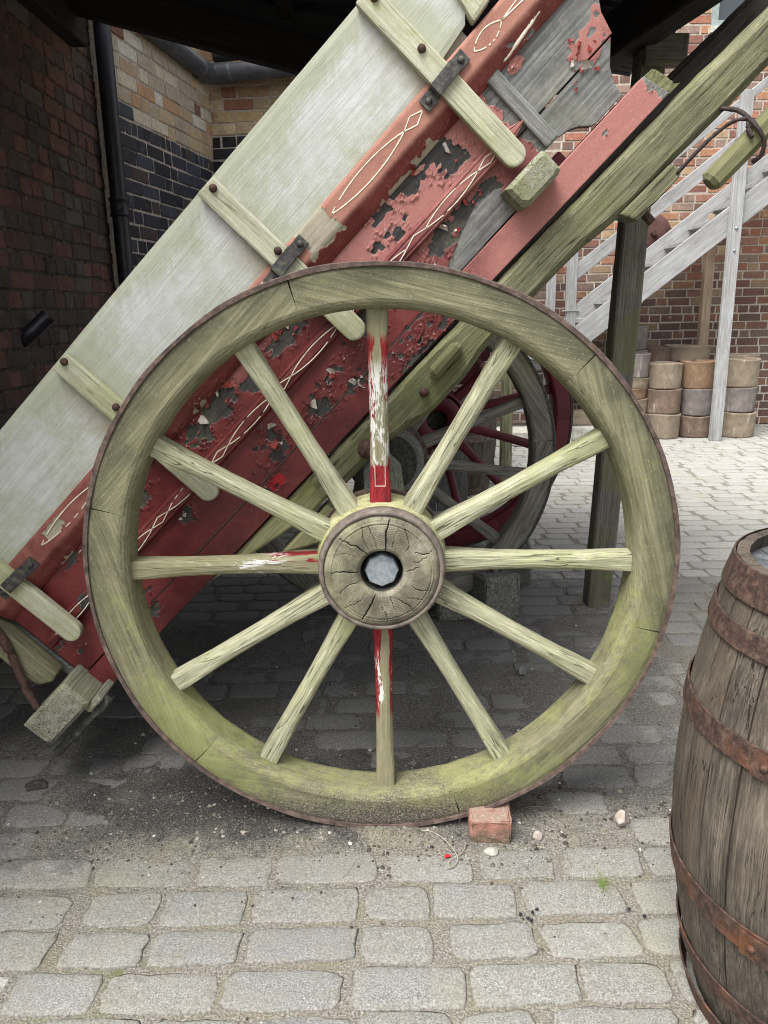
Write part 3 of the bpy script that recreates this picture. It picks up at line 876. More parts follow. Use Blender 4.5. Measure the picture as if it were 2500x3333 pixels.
def peel_field(u, v, k):
    """> 0 where the paint has gone; just below 0 along the borders of loose flakes"""
    su, sv = 62.0, 92.0
    wu = u + 0.006 * (fbm(u * 60, v * 60, 2, k + 1) - 0.5); wv = v + 0.006 * (fbm(u * 60, v * 60, 2, k + 7) - 0.5)
    px, py, rn, eg = voro(wu * su, wv * sv, k)
    cu, cv = px / su, py / sv
    P = np.full(u.shape, -9.0)
    for pu, pv, a, b, tr in PATCH:
        du, dv = cu - pu, cv - pv
        if tr: du, dv = dv, du
        P = np.maximum(P, 1.0 - np.sqrt((du / a) ** 2 + (dv / b) ** 2))
    C = np.full(u.shape, -9.0)
    for pu, pv, a, b in CRACKLE:
        C = np.maximum(C, 1.0 - np.sqrt(((cu - pu) / a) ** 2 + ((cv - pv) / b) ** 2))
    bare = (P + 0.55 * (rn - 0.5) > 0.06) | ((C > 0.15) & (rn > 0.93))
    loose = (P + 0.8 * (rn - 0.5) > -0.55) | ((C + 0.9 * (rn - 0.5) > 0.38))
    f = np.where(bare, np.maximum(eg * 0.6, 0.05), np.where(loose, -eg * 0.75, -1.0))
    # finer crazing inside the worst places
    qx, qy, rq, eq = voro(wu * 150, wv * 190, k + 17)
    fine = (C > 0.45) & (rq > 0.78) & (f < 0)
    f = np.where(fine, np.maximum(f, -eq * 0.6 - 0.01), f)
    return np.clip(f, -1, 1)


def paint_panel(name, uu, vv, y, thick, mat, k, extra=None, fade_shade=None, parent=None, relief=1.0, shape=None):
    """grid of the painted face (uu, vv 2D arrays) at depth y, with peeled hollows, lifted paint edges and a skirt back to y + thick"""
    f = peel_field(uu, vv, k)
    if extra is not None: f = np.maximum(f, extra(uu, vv))
    fd = np.zeros_like(uu) if fade_shade is None else fade_shade(uu, vv)
    paint = sstep(-f, -0.03, 0.03)
    h = 0.0022 * paint
    lift = np.clip(1 + f / 0.30, 0, 1) * (f < 0.0)
    h = h + 0.0085 * lift ** 2 * sstep(fbm(uu * 70, vv * 70, 3, k + 2), 0.36, 0.70)
    h = h + 0.0006 * (fbm(uu * 120, vv * 120, 3, k + 4) - 0.5) + 0.0012 * (fbm(uu * 3, vv * 40, 3, k + 6) - 0.5)
    yy = y - h * relief + (0 if shape is None else shape(uu, vv))
    ny, nx = uu.shape
    idx = np.arange(ny * nx).reshape(ny, nx)
    V = np.stack([uu, yy, vv], -1).reshape(-1, 3)
    F = np.stack([idx[:-1, :-1], idx[:-1, 1:], idx[1:, 1:], idx[1:, :-1]], -1).reshape(-1, 4)
    per = np.concatenate([idx[0, :], idx[1:, -1], idx[-1, -2::-1], idx[-2:0:-1, 0]])
    B = V[per].copy(); B[:, 1] = y + thick
    b0 = len(V); m = len(per); ar = np.arange(m); nx_ = (ar + 1) % m
    S = np.stack([per[ar], b0 + ar, b0 + nx_, per[nx_]], -1)
    V = np.concatenate([V, B])
    pf = f.ravel(); ff = fd.ravel()
    pe = np.concatenate([pf, np.full(m, 0.3)]); fe = np.concatenate([ff, np.zeros(m)])
    fr = np.exp(-((uu + 0.085) / 0.030) ** 4 - ((vv - 0.318) / 0.017) ** 4) * (k == 22)
    fr = np.concatenate([fr.ravel(), np.zeros(m)])
    wo = np.maximum(sstep(uu, 0.93, 1.02), 1.0 * (np.interp(uu, [0.60, 0.66, 0.80, 0.86, 0.90], [0.33, 0.385, 0.43, 0.42, 0.33]) > vv) * (uu > 0.62))
    wo = np.concatenate([wo.ravel(), np.zeros(m)])
    me = npmesh(name, V, np.concatenate([F, S]), mat, True, {'peel': pe, 'fade_shade': fe, 'fresh': fr, 'worn': wo})
    # the skirt's edges stay crisp
    o = cpart(name, me, parent)
    return o


def grid(u0f, u1f, v0f, v1f, nu, nv):
    S, T = np.meshgrid(np.linspace(0, 1, nu), np.linspace(0, 1, nv))
    v = v0f(None) if False else None
    u = u0f + S * (np.interp(T, [0, 1], [1, 1]) * (u1f(T) - u0f) if callable(u1f) else (u1f - u0f))
    lo = v0f(u) if callable(v0f) else v0f
    hi = v1f(u) if callable(v1f) else v1f
    return u, lo + T * (hi - lo)

SIDE_Y = 2.08
def fade_shade_fn(u, v):  # bleaching and dust, with the shade by the wheel painted into the gradient
    a = sstep(u + 0.5 * (v - 0.45), 0.15, 0.75) * 0.75
    b = np.exp(-((u - 0.1) / 0.12) ** 2 - ((v - 0.6) / 0.05) ** 2) * 0.6
    return np.clip(a * (0.5 + 0.9 * sstep(v, 0.40, 0.56)) + b, 0, 1)
def bare_front(u, v):
    """the paint has gone from the front end of the side"""
    w = 0.05 * (fbm(u * 14, v * 18, 4, 31) - 0.5) + 0.03 * (fbm(u * 60, v * 60, 3, 33) - 0.5)
    a = (u - 0.985 - 0.5 * np.clip(v - 0.60, 0, 1) + w) / 0.03
    a = np.minimum(a, (0.615 + 0.03 * np.clip((u - 1.0) * 3, 0, 1) - v + w * 0.8) / 0.02)
    # red remains along the curved end
    ue = np.interp(v, [0.35, 0.41, 0.46, 0.51, 0.53, 0.64], [1.224, 1.243, 1.295, 1.311, 1.331, 1.40])
    red = np.clip(1 - (ue - u) / 0.06, 0, 1) * sstep(v, 0.43, 0.50)
    red = np.maximum(red, 1.1 * np.exp(-((u - 1.235) / 0.05) ** 2 - ((v - 0.485) / 0.035) ** 2))
    a = np.where(sstep(red + 1.2 * (fbm(u * 55, v * 55, 4, 35) - 0.5), 0.42, 0.52) > 0.5, -0.4 - 0 * a, a)
    chip = np.exp(-((u - 1.085) / 0.03) ** 2 - ((v - 0.585) / 0.018) ** 2)
    a = np.where(chip + 0.6 * (fbm(u * 60, v * 60, 3, 37) - 0.5) > 0.5, -0.35, a)
    return np.clip(a, -1, 1)
def bare_low(u, v):
    a = bare_front(u, v)
    w = 0.012 * (fbm(u * 60, v * 60, 3, 41) - 0.5)
    lim = np.interp(u, [0.60, 0.648, 0.80, 0.86, 0.90], [0.33, 0.375, 0.45, 0.42, 0.33])
    b = np.minimum((lim - v + w) / 0.01, (u - 0.62 + w) / 0.02)
    return np.maximum(a, np.clip(b, -1, 1))

up_end = lambda T: np.interp(T, [0, 0.3, 0.45, 0.6, 1.0], [1.296, 1.308, 1.325, 1.345, 1.40])
u_, v_ = grid(-0.915, up_end, 0.4665, 0.64, 830, 64)
paint_panel('side_plank', u_, v_, SIDE_Y, 0.028, M_red, 2, bare_front, fade_shade_fn)
lo_end = lambda T: np.interp(T, [0, 0.3, 0.6, 1.0], [1.224, 1.228, 1.246, 1.290])
lowcut = lambda u: np.interp(u, [0.95, 0.975, 1.05, 1.085, 1.105, 1.125, 1.14, 1.3], [0.3455, 0.394, 0.393, 0.384, 0.372, 0.352, 0.3475, 0.3475])
u_, v_ = grid(-0.915, lo_end, lowcut, 0.4625, 830, 46)
paint_panel('side_plank', u_, v_, SIDE_Y + 0.002, 0.026, M_red, 12, bare_low, fade_shade_fn)
# sole timber along the bottom, broken at its front end
def sole_end(T): return 1.285 + 0.018 * (1 - T) + 0.010 * (fbm(T * 9 + 3, T * 0, 3, 51) - 0.5)
u_, v_ = grid(-0.915, sole_end, 0.268, 0.3415, 820, 30)
def sole_extra(u, v):
    w = 0.03 * (fbm(u * 70, v * 70, 3, 61) - 0.5)
    a = (u - 1.278 - 0.2 * (0.31 - v) + w) / 0.01
    k = np.exp(-((u - 1.135) / 0.012) ** 2 - ((v - 0.316) / 0.006) ** 2)
    return np.maximum(np.clip(a, -1, 1), np.clip((k - 0.55 + 4 * w) * 3, -1, 1))
sole = paint_panel('sole_timber', u_, v_, SIDE_Y - 0.006, 0.07, M_red, 22, sole_extra, lambda u, v: np.clip(0.15 + 0.85 * sstep(u, 0.45, 0.95), 0, 1), relief=0.8)
# mossy broken end grain of the sole
V = []; F = []
rg = random.Random(5)
st = []
for i in range(5):
    u = 1.272 + 0.012 * i
    st.append([(u + 0.35 * (0.31 - z) + rg.uniform(-.005, .005), y, z) for y, z in [(SIDE_Y + rg.uniform(-.002, .002) - 0.002 * (i < 3), 0.266 + 0.009 * j) for j in range(9)] + [(SIDE_Y + 0.06, 0.338 - 0.009 * j) for j in range(9)]])
V, F = loft(st); cpart('broken_end', mesh('broken_end', V, F, M_pole))

# top rail with a chamfered lower edge
def rail_shape(u, v): return np.interp(v, [0.600, 0.612, 0.640, 0.646, 0.70, 0.708], [0.032, 0.020, 0.002, 0.0, 0.0, 0.004])
u_, v_ = grid(-0.915, 1.46, 0.600, 0.708, 880, 40)
def rail_extra(u, v):
    w = 0.03 * (fbm(u * 50, v * 50, 3, 71) - 0.5)
    a = np.minimum((0.052 - np.abs(u - 0.475) + w) / 0.01, (v - 0.635 + w) / 0.01)         # the bared patch by the second bracket
    c = np.minimum((0.035 - np.abs(u + 0.6) + w) / 0.01, (0.012 - np.abs(v - 0.68) + w) / 0.01)
    return np.clip(np.maximum(a, c), -1, 1)
rail = paint_panel('top_rail', u_, v_, SIDE_Y - 0.036, 0.05, M_redrail, 32, rail_extra, lambda u, v: np.clip(0.8 * sstep(v, 0.625, 0.65) * (0.35 + 0.65 * sstep(u, -0.4, 0.5)) + 0.2 * sstep(-u, 0.3, 0.7), 0, 1), shape=rail_shape, relief=0.6)

# beaded middle moulding with lancet ends
def mould_v(u, T):
    c = 0.4835 + 0.012 * (0.3 - u) * 0.12
    w = 0.0225 * np.clip(np.minimum((u + 0.902) / 0.07, (1.013 - u) / 0.07), 0.02, 1) ** 0.6
    return c + (T - 0.5) * 2 * w
S_, T_ = np.meshgrid(np.linspace(-0.902, 1.013, 720), np.linspace(0, 1, 18))
u_ = S_; v_ = mould_v(S_, T_)
def mould_shape(u, v):
    T = np.broadcast_to(np.linspace(0, 1, 18)[:, None], u.shape)
    prof = np.interp(T, [0, 0.1, 0.18, 0.24, 0.30, 0.70, 0.76, 0.82, 0.9, 1.0], [0.012, 0.002, 0.001, 0.0055, 0.0, 0.0, 0.0055, 0.001, 0.002, 0.012])
    return prof
mould = paint_panel('moulding', u_, v_, SIDE_Y - 0.017, 0.018, M_red, 42, lambda u, v: np.clip((0.02 - np.abs(u + 0.72)) / 0.01 + 3 * (fbm(u * 40, v * 60, 3, 81) - 0.5), -1, 1), lambda u, v: 0.2 + 0.5 * sstep(u, 0.5, 0.9), shape=mould_shape, relief=0.35)


def ribbon(name, paths, y, w, mat, parent):
    V = []; F = []
    rg = random.Random(len(paths))
    for P in paths:
        for i in range(len(P) - 1):
            if rg.random() < 0.10: continue                    # worn gaps
            (u0, v0), (u1, v1) = P[i], P[i + 1]
            d = math.hypot(u1 - u0, v1 - v0) or 1
            nx, nz = -(v1 - v0) / d * w / 2, (u1 - u0) / d * w / 2
            b = len(V); j0, j1 = rg.uniform(0.75, 1.1), rg.uniform(0.75, 1.1)
            V += [(u0 - nx * j0, y, v0 - nz * j0), (u1 - nx * j1, y, v1 - nz * j1), (u1 + nx * j1, y, v1 + nz * j1), (u0 + nx * j0, y, v0 + nz * j0)]
            V += [(x, y + 0.0012, z) for x, _, z in V[-4:]]
            F += [(b, b + 1, b + 2, b + 3), (b, b + 4, b + 5, b + 1), (b + 2, b + 6, b + 7, b + 3), (b + 1, b + 5, b + 6, b + 2), (b + 3, b + 7, b + 4, b)]
    return cpart(name, mesh(name, V, F, mat), None)


def lens_chain(u0, u1, vc, amp, long, short, slope=0.0):
    """two crossing lines that open into long lenses and small diamonds"""
    A, B = [], []; u = u0; i = 0
    while u < u1 - 0.01:
        L = long if i % 2 == 0 else short
        n = 14 if i % 2 == 0 else 2
        a = amp if i % 2 == 0 else amp * 0.75
        for k in range(n):
            t = k / n
            hgt = a * (math.sin(math.pi * t) ** 0.8 if n > 2 else (0 if k == 0 else 1))
            sg = 1 if i % 2 == 0 else -1
            x = u + t * L
            A.append((x, vc + slope * x + sg * hgt)); B.append((x, vc + slope * x - sg * hgt))
        u += L; i += 1
    A.append((u, vc + slope * u)); B.append((u, vc + slope * u))
    return [A, B]
for ch in (lens_chain(-0.66, -0.28, 0.674, 0.017, 0.25, 0.06), lens_chain(-0.17, 0.24, 0.674, 0.017, 0.26, 0.06), lens_chain(0.53, 0.86, 0.674, 0.0175, 0.26, 0.065), lens_chain(1.03, 1.42, 0.674, 0.0175, 0.09, 0.27)):
    ribbon('painted_line', ch, SIDE_Y - 0.0385, 0.0030, M_cream_line, None)
ribbon('painted_line', lens_chain(-0.86, 0.885, 0.4825, 0.0125, 0.185, 0.07, -0.0012), SIDE_Y - 0.0188, 0.0027, M_cream_line, None)

# loose side board above the rail
bo = lambda u: np.interp(u, [-1.4, -0.5, 0.4, 0.89, 1.058], [0.70, 0.69, 0.681, 0.707, 0.731])
S_, T_ = np.meshgrid(np.linspace(-1.45, 1.058, 160), np.linspace(0, 1, 16))
vb = bo(S_) + T_ * (0.952 - 0.008 * np.clip(S_, 0, 1) - bo(S_)) + 0.0012 * (fbm(S_ * 9, T_ * 3, 3, 90) - 0.5)
us = S_ + 0.05 * np.clip((T_ - 0.0) / 0.25, 0, 1) * (S_ > 1.05)
BY = 2.052
yb = BY + 0.0015 * (fbm(S_ * 2, T_ * 2, 3, 91) - 0.5) + 0.0025 * np.clip((0.03 - T_) / 0.03, 0, 1) + 0.0025 * np.clip((T_ - 0.97) / 0.03, 0, 1)
ny, nx = S_.shape; idx = np.arange(ny * nx).reshape(ny, nx)
V = np.stack([us, yb, vb], -1).reshape(-1, 3)
F = np.stack([idx[:-1, :-1], idx[:-1, 1:], idx[1:, 1:], idx[1:, :-1]], -1).reshape(-1, 4)
per = np.concatenate([idx[0, :], idx[1:, -1], idx[-1, -2::-1], idx[-2:0:-1, 0]])
B = V[per].copy(); B[:, 1] = BY + 0.024; m = len(per); ar = np.arange(m); nn = (ar + 1) % m
Fs = np.stack([per[ar], len(V) + ar, len(V) + nn, per[nn]], -1)
board = cpart('side_board', npmesh('side_board', np.concatenate([V, B]), np.concatenate([F, Fs]), M_board, False))
bm_back = cbox('board_backing', -1.45, 1.05, 0.70, 0.945, BY + 0.023, BY + 0.03, M_board, c=0.002)

# struts bolted to the board, passing through iron keepers on the rail
def strut_mesh(u, v_end, seed, top=0.944):
    w = 0.030; out = []
    n = 8
    for k in range(n + 1):
        a = math.pi + math.pi * k / n
        out.append((u + w * math.cos(a), v_end + 0.028 + 0.028 * math.sin(a)))
    out += [(u + w, top - 0.004), (u - w, top)]
    return prism_mesh('strut', out, BY - 0.030, BY - 0.001, M_strut, 0.006, 2)
def bolt_head(name, u, v, y, r, h, mat, parent=None, sides=12, dome=True):
    pr = [(0.0001, -h), (r * 0.6, -h), (r * 0.92, -h * 0.55), (r, 0.0), (r, 0.006)] if dome else [(0.0001, -h), (r * 0.94, -h), (r, -h * 0.8), (r, 0.004)]
    V, F = lathe(pr, sides, 'Y')
    V = [(x + u, yy + y, z + v) for x, yy, z in V]
    return cpart(name, mesh(name, V, F, mat, dome), None)
STR = [(0.935, 0.415), (0.365, 0.415), (-0.218, 0.412), (-0.800, 0.428)]
def keeper(u, v, turn):
    """raised iron strap over a strut, bolted down either side"""
    y0 = SIDE_Y - 0.040; t = 0.006; w = 0.017
    yo = BY - 0.031 - t
    pr = [(-0.074, y0), (-0.040, y0), (-0.034, yo), (0.034, yo), (0.040, y0), (0.074, y0)]
    st = []
    rg = random.Random(int(u * 100) + 9)
    for x, y in pr:
        j = lambda: rg.uniform(-0.0015, 0.0015)
        st.append([(u + x, y - t + j(), v - w + j() + x * turn), (u + x, y - t + j(), v + w + j() + x * turn), (u + x, y, v + w + x * turn), (u + x, y, v - w + x * turn)])
    V, F = loft(st)
    k = cpart('keeper', mesh('keeper', V, F, M_iron))
    for sx in (-0.058, 0.058):
        bolt_head('keeper_bolt', u + sx, v + sx * turn, y0 - t, 0.009, 0.007, M_iron)
for i, (u, ve) in enumerate(STR):
    cpart('strut', strut_mesh(u, ve, i))
    keeper(u + (0.0 if i != 3 else 0.02), 0.680 if i != 3 else 0.664, 0.06 if i < 3 else -0.05)
    vv = ((0.918, 0.765), (0.922, 0.711), (0.930, 0.76), (0.93, 0.73))[i]
    for v in vv: bolt_head('coach_bolt', u + 0.008, v, BY - 0.030, 0.0105, 0.010, M_rustbolt)
# the next standard at the front, cut across by the top of the picture
cpart('standard', prism_mesh('standard', [(1.068, 0.716), (1.135, 0.724), (1.20, 0.80), (1.22, 1.0), (1.14, 1.0), (1.085, 0.80)], 2.03, 2.075, M_strut, 0.010, 2))
# grey batten across the front end of the side
cbox('batten', 1.012, 1.050, 0.394, 0.614, SIDE_Y - 0.014, SIDE_Y + 0.004, M_greyacross, c=0.004, n=4)
# curled strip of old paint hanging from the front end
pth = smooth_path([(1.02, SIDE_Y - 0.012, 0.628), (1.045, SIDE_Y - 0.018, 0.630), (1.075, SIDE_Y - 0.012, 0.612), (1.13, SIDE_Y - 0.02, 0.616), (1.18, SIDE_Y - 0.022, 0.622), (1.23, SIDE_Y - 0.016, 0.632)], 6)
V, F = tube(pth, 0.0045, 7, None, 0.25, 3); cpart('paint_curl', mesh('paint_curl', V, F, M_cream_line, True))
# lifted flakes of paint
M_flake = simple('curled_paint_flake', s(120, 112, 104), s(186, 180, 170), 70, 0.8, c3=s(110, 46, 42))
M_flakered = simple('curled_red_flake', s(92, 32, 32), s(128, 50, 46), 70, 0.6, c3=s(160, 84, 74))
rg = random.Random(12)
FL = [(0.90, 0.55, 0), (0.86, 0.535, 1), (0.78, 0.43, 1), (0.70, 0.42, 0), (0.84, 0.44, 1), (0.22, 0.585, 1), (0.26, 0.56, 0), (0.285, 0.345, 0), (0.255, 0.325, 0), (-0.05, 0.60, 1), (0.0, 0.57, 0), (-0.12, 0.575, 1), (0.0, 0.43, 1), (0.0, 0.39, 0), (-0.02, 0.365, 1), (-0.62, 0.33, 1), (-0.33, 0.44, 0), (0.42, 0.31, 0), (0.46, 0.325, 1), (0.5, 0.30, 0), (0.55, 0.29, 1), (0.24, 0.405, 1), (1.21, 0.50, 1), (1.19, 0.47, 1), (1.165, 0.45, 1), (1.25, 0.475, 1), (1.23, 0.52, 1), (1.225, 0.44, 1), (1.20, 0.485, 1), (0.20, 0.37, 1), (0.47, 0.335, 0), (0.52, 0.33, 1), (1.14, 0.625, 1), (1.11, 0.63, 1), (1.17, 0.63, 1)]
for (pu, pv, isred) in FL:
    for q in range(2):
        a = rg.gauss(0.0, 0.7) + (math.pi if rg.random() < 0.5 else 0); bigf = rg.random() < 0.3; L = rg.uniform(0.006, 0.014) * (1.9 if bigf else 1); W = rg.uniform(0.002, 0.006) * (1.7 if bigf else 1); cu = rg.uniform(0.6, 1.9)
        V = []; n = 5
        px, pz = pu + rg.uniform(-.022, .022), pv + rg.uniform(-.012, .012)
        for i in range(n):
            t = i / (n - 1)
            for sd_ in (-1, 1):
                lx = L * math.sin(t * cu) / max(cu, .1); ly = W * sd_ * (1 - 0.7 * t) * rg.uniform(0.6, 1.2)
                out = 0.7 * L * (1 - math.cos(t * cu)) / max(cu, .1)
                V.append((px + lx * math.cos(a) - ly * math.sin(a), SIDE_Y - 0.0022 - out, pz + lx * math.sin(a) + ly * math.cos(a)))
        F = [(2 * i, 2 * i + 2, 2 * i + 3, 2 * i + 1) for i in range(n - 1)]
        cpart('paint_flake', mesh('paint_flake', V, F, M_flakered if (isred or rg.random() < 0.5) else M_flake, True))

# larger flaps of paint that have sprung away from the wood
BF = [(0.035, 0.585, 2.6, .030), (-0.015, 0.60, -0.6, .026), (-0.085, 0.575, 2.9, .032), (0.20, 0.585, -0.4, .026), (0.255, 0.578, 2.4, .024), (0.02, 0.428, 1.2, .026), (-0.01, 0.40, -1.9, .028), (0.255, 0.352, 0.2, .034), (0.28, 0.332, 3.4, .030), (0.79, 0.455, 2.7, .026), (0.70, 0.448, 0.4, .024), (0.845, 0.575, 2.8, .026), (0.735, 0.60, 0.2, .024), (0.235, 0.412, 0.1, .026), (-0.33, 0.440, 2.2, .018), (-0.61, 0.336, 0.7, .022), (0.15, 0.385, 2.5, .024), (1.20, 0.455, 1.0, .026), (1.225, 0.50, 2.2, .024), (1.18, 0.49, -0.8, .022)]
rg = random.Random(31)
for bi, (pu, pv, a, L) in enumerate(BF):
    V = []; n = 7; cu = rg.uniform(1.4, 2.6); W = L * rg.uniform(0.35, 0.6)
    for i in range(n):
        t = i / (n - 1)
        lx = L * math.sin(t * cu) / cu; out = L * (1 - math.cos(t * cu)) / cu
        ww = W * (1 - 0.85 * t ** 1.3)
        for q in (-1, 0, 1):
            ly = ww * q * rg.uniform(0.8, 1.15)
            V.append((pu + lx * math.cos(a) - ly * math.sin(a), SIDE_Y - 0.0028 - out - 0.0015 * abs(q) * t, pv + lx * math.sin(a) + ly * math.cos(a)))
    F = [(3 * i + j, 3 * i + j + 3, 3 * i + j + 4, 3 * i + j + 1) for i in range(n - 1) for j in (0, 1)]
    V2 = [(x, y + 0.0007, z) for x, y, z in V]; m = len(V)
    me = mesh('paint_flake', V + V2, F + [tuple(m + k for k in f[::-1]) for f in F], M_flakered, True)
    me.materials.append(M_flake)
    me.polygons.foreach_set('material_index', [1 if bi % 3 else 0] * len(F) + [0] * len(F))
    cpart('paint_flake', me)

# protruding ends of the cross bearers
def bearer_end(u0, u1, v0, v1, y0, mat):
    st = []
    for y, e in ((y0, 0.010), (y0 + 0.012, 0.0), (y0 + 0.09, 0.0), (3.02, 0.0), (3.03, 0.005)):
        r = [(u0 + e, v0 + e + 0.012), (u0 + e, v1 - e), (u1 - e - 0.006, v1 - e), (u1 - e, v1 - e - 0.006), (u1 - e, v0 + e + 0.006), (u1 - e - 0.012, v0 + e), (u0 + e + 0.012, v0 + e)]
        st.append([(u, y, v) for u, v in r])
    V, F = loft(st); return cpart('cross_bearer', mesh('cross_bearer', V, F, mat))
bearer_end(0.858, 0.983, 0.333, 0.402, 1.985, M_blockwood)
bearer_end(-1.08, -0.896, 0.281, 0.378, 1.95, M_blockwood)
cbox('bearer_chock', -0.93, -0.87, 0.262, 0.285, 1.97, 2.2, M_blockwood)
cbox('iron_strap', -1.12, -0.87, 0.238, 0.262, 1.985, 2.01, M_iron, jit=0.003)
# tailboard post and its iron strap
cpart('tail_post', prism_mesh('tail_post', [(-0.925, 0.70), (-0.935, 0.405), (-0.965, 0.398), (-0.998, 0.42), (-1.01, 0.46), (-1.005, 0.70)], 2.03, 2.09, M_tailoak, 0.008, 2))
V, F = tube(smooth_path([(-0.915, 2.02, 0.70), (-0.93, 2.015, 0.635), (-0.955, 2.012, 0.55), (-1.005, 2.005, 0.46), (-1.03, 1.99, 0.385), (-1.028, 1.975, 0.362)], 5), 0.011, 8, lambda t: 1.5 - 0.6 * t, 0.12, 4)
cpart('tail_iron', mesh('tail_iron', V, F, M_rustbolt, True))
cbox('tailboard', -0.965, -0.935, 0.29, 0.93, 2.10, 3.0, M_red if False else M_greywood)

# shafts
M_shaft_shade = wood('shade_toned_shaft', s(40, 37, 34), s(56, 53, 48), s(76, 72, 66), None, crack=0.6, speck=0.05)  # far shaft: its shade is put into the colour as darker wood
def shaft(y0, y1, seedv, mat, dv):
    top = lambda u: float(np.interp(u, [-0.1, 0.3, 0.9, 1.3, 2.2], [0.258, 0.259, 0.254, 0.248, 0.205]))
    bot = lambda u: float(np.interp(u, [-0.1, 0.18, 0.25, 0.33, 0.48, 0.56, 0.66, 0.92, 1.0, 1.05, 1.2, 1.205, 1.5, 2.2], [0.175, 0.175, 0.165, 0.145, 0.143, 0.158, 0.158, 0.158, 0.146, 0.143, 0.143, 0.142, 0.140, 0.115]))
    st = []; rg = random.Random(seedv)
    for u in np.linspace(-0.02, 2.2, 60):
        c = 0.012 if 0.33 < u < 0.5 else 0.018
        j = lambda: rg.uniform(-0.0016, 0.0016)
        st.append([(u, y + j(), v + j()) for y, v in octo(y0, y1, bot(u) + dv, top(u) + dv, c)])
    V, F = loft(st); return cpart('shaft', mesh('shaft', V, F, mat))
shaft(2.065, 2.16, 3, M_shaft, 0.0); shaft(2.97, 3.07, 4, M_shaft_shade, 0.012)
# mossy block bolted under the shaft, wedge on its side
cpart('shaft_block', prism_mesh('shaft_block', [(1.03, 0.150), (1.05, 0.106), (1.19, 0.106), (1.204, 0.118), (1.198, 0.146)], 2.058, 2.15, M_pole if False else M_shaft, 0.006, 2))
cpart('shaft_wedge', prism_mesh('shaft_wedge', [(0.415, 0.196), (0.418, 0.233), (0.525, 0.235), (0.528, 0.202)], 2.035, 2.07, M_pole, 0.011, 1))
bolt_head('shaft_bolt', 0.372, 0.196, 2.064, 0.014, 0.016, M_rustbolt, sides=8)
for u, y in ((0.53, 2.10), (1.085, 2.10)):
    V, F = lathe([(0.0001, 0), (0.012, 0), (0.012, 0.03), (0.007, 0.03), (0.007, 0.06)], 6)
    V = [(x + u, yy + y, z + (0.105 if u < 1 else 0.070)) for x, yy, z in V]
    cpart('shaft_nut', mesh('shaft_nut', V, F, M_rustbolt))

# floor, far side and front of the body
for i in range(7):
    cbox('floor_board', -0.91, 1.16, 0.300, 0.322, 2.115 + i * 0.126, 2.115 + i * 0.126 + 0.122, M_greywood, c=0.003)
cbox('side_plank', -0.915, 1.23, 0.345, 0.462, 3.0, 3.028, M_redplain)
cbox('side_plank', -0.915, 1.32, 0.466, 0.64, 3.0, 3.028, M_redplain)
cbox('top_rail', -0.915, 1.46, 0.60, 0.705, 3.03, 3.066, M_redplain)
cbox('sole_timber', -0.915, 1.28, 0.268, 0.342, 2.965, 3.036, M_redplain)
cbox('side_board', -1.45, 1.06, 0.69, 0.95, 3.04, 3.064, M_board)
cbox('headboard', 1.06, 1.085, 0.395, 0.64, 2.11, 2.998, M_greywood)

# axle, axle bed and the gear between wheel and body
def ybeam(name, u0, u1, v0, v1, y0, y1, mat, parent=None, c=0.006):
    st = []
    for y in (y0, y0 + 0.3 * (y1 - y0), y0 + 0.7 * (y1 - y0), y1):
        st.append([(u, y, v) for u, v in octo(u0, u1, v0, v1, c)])
    V, F = loft(st); return cpart(name, mesh(name, V, F, mat))
ybeam('axle_bed', -0.07, 0.06, -0.06, 0.075, 2.00, 3.10, M_blockwood)
V, F = lathe([(0.03, 1.80), (0.035, 2.02), (0.035, 3.1), (0.03, 3.3)], 16, 'Y'); cpart('axle', mesh('axle', V, F, M_iron, True))
cpart('bearer', prism_mesh('bearer', [(-0.44, 0.262), (0.055, 0.262), (0.078, 0.235), (0.07, 0.20), (0.02, 0.185), (-0.10, 0.187)], 2.085, 2.17, M_nave, 0.006, 1))
cpart('bearer', prism_mesh('bearer', [(-0.24, 0.170), (-0.04, 0.172), (-0.04, 0.10), (-0.12, 0.10)], 2.09, 2.17, M_nave, 0.006, 1))
V, F = lathe([(0.0001, 2.02), (0.022, 2.02), (0.025, 2.03), (0.025, 3.0)], 14, 'Y')
V = [(x + 0.158, y, z + 0.205) for x, y, z in V]; cpart('tipping_bar', mesh('tipping_bar', V, F, M_rustbolt, True))
cpart('hanger', prism_mesh('hanger', [(0.135, 0.205), (0.175, 0.175), (-0.03, -0.06), (-0.075, -0.02)], 2.12, 2.14, M_greywood, 0.003))
cpart('hanger', prism_mesh('hanger', [(0.03, 0.11), (0.10, 0.035), (0.115, -0.13), (0.03, -0.10)], 2.16, 2.18, M_greywood, 0.003))
cpart('axle_chock', prism_mesh('axle_chock', [(0.0, 0.11), (0.075, 0.09), (0.03, -0.02), (-0.05, 0.03)], 2.05, 2.10, M_nave, 0.004))

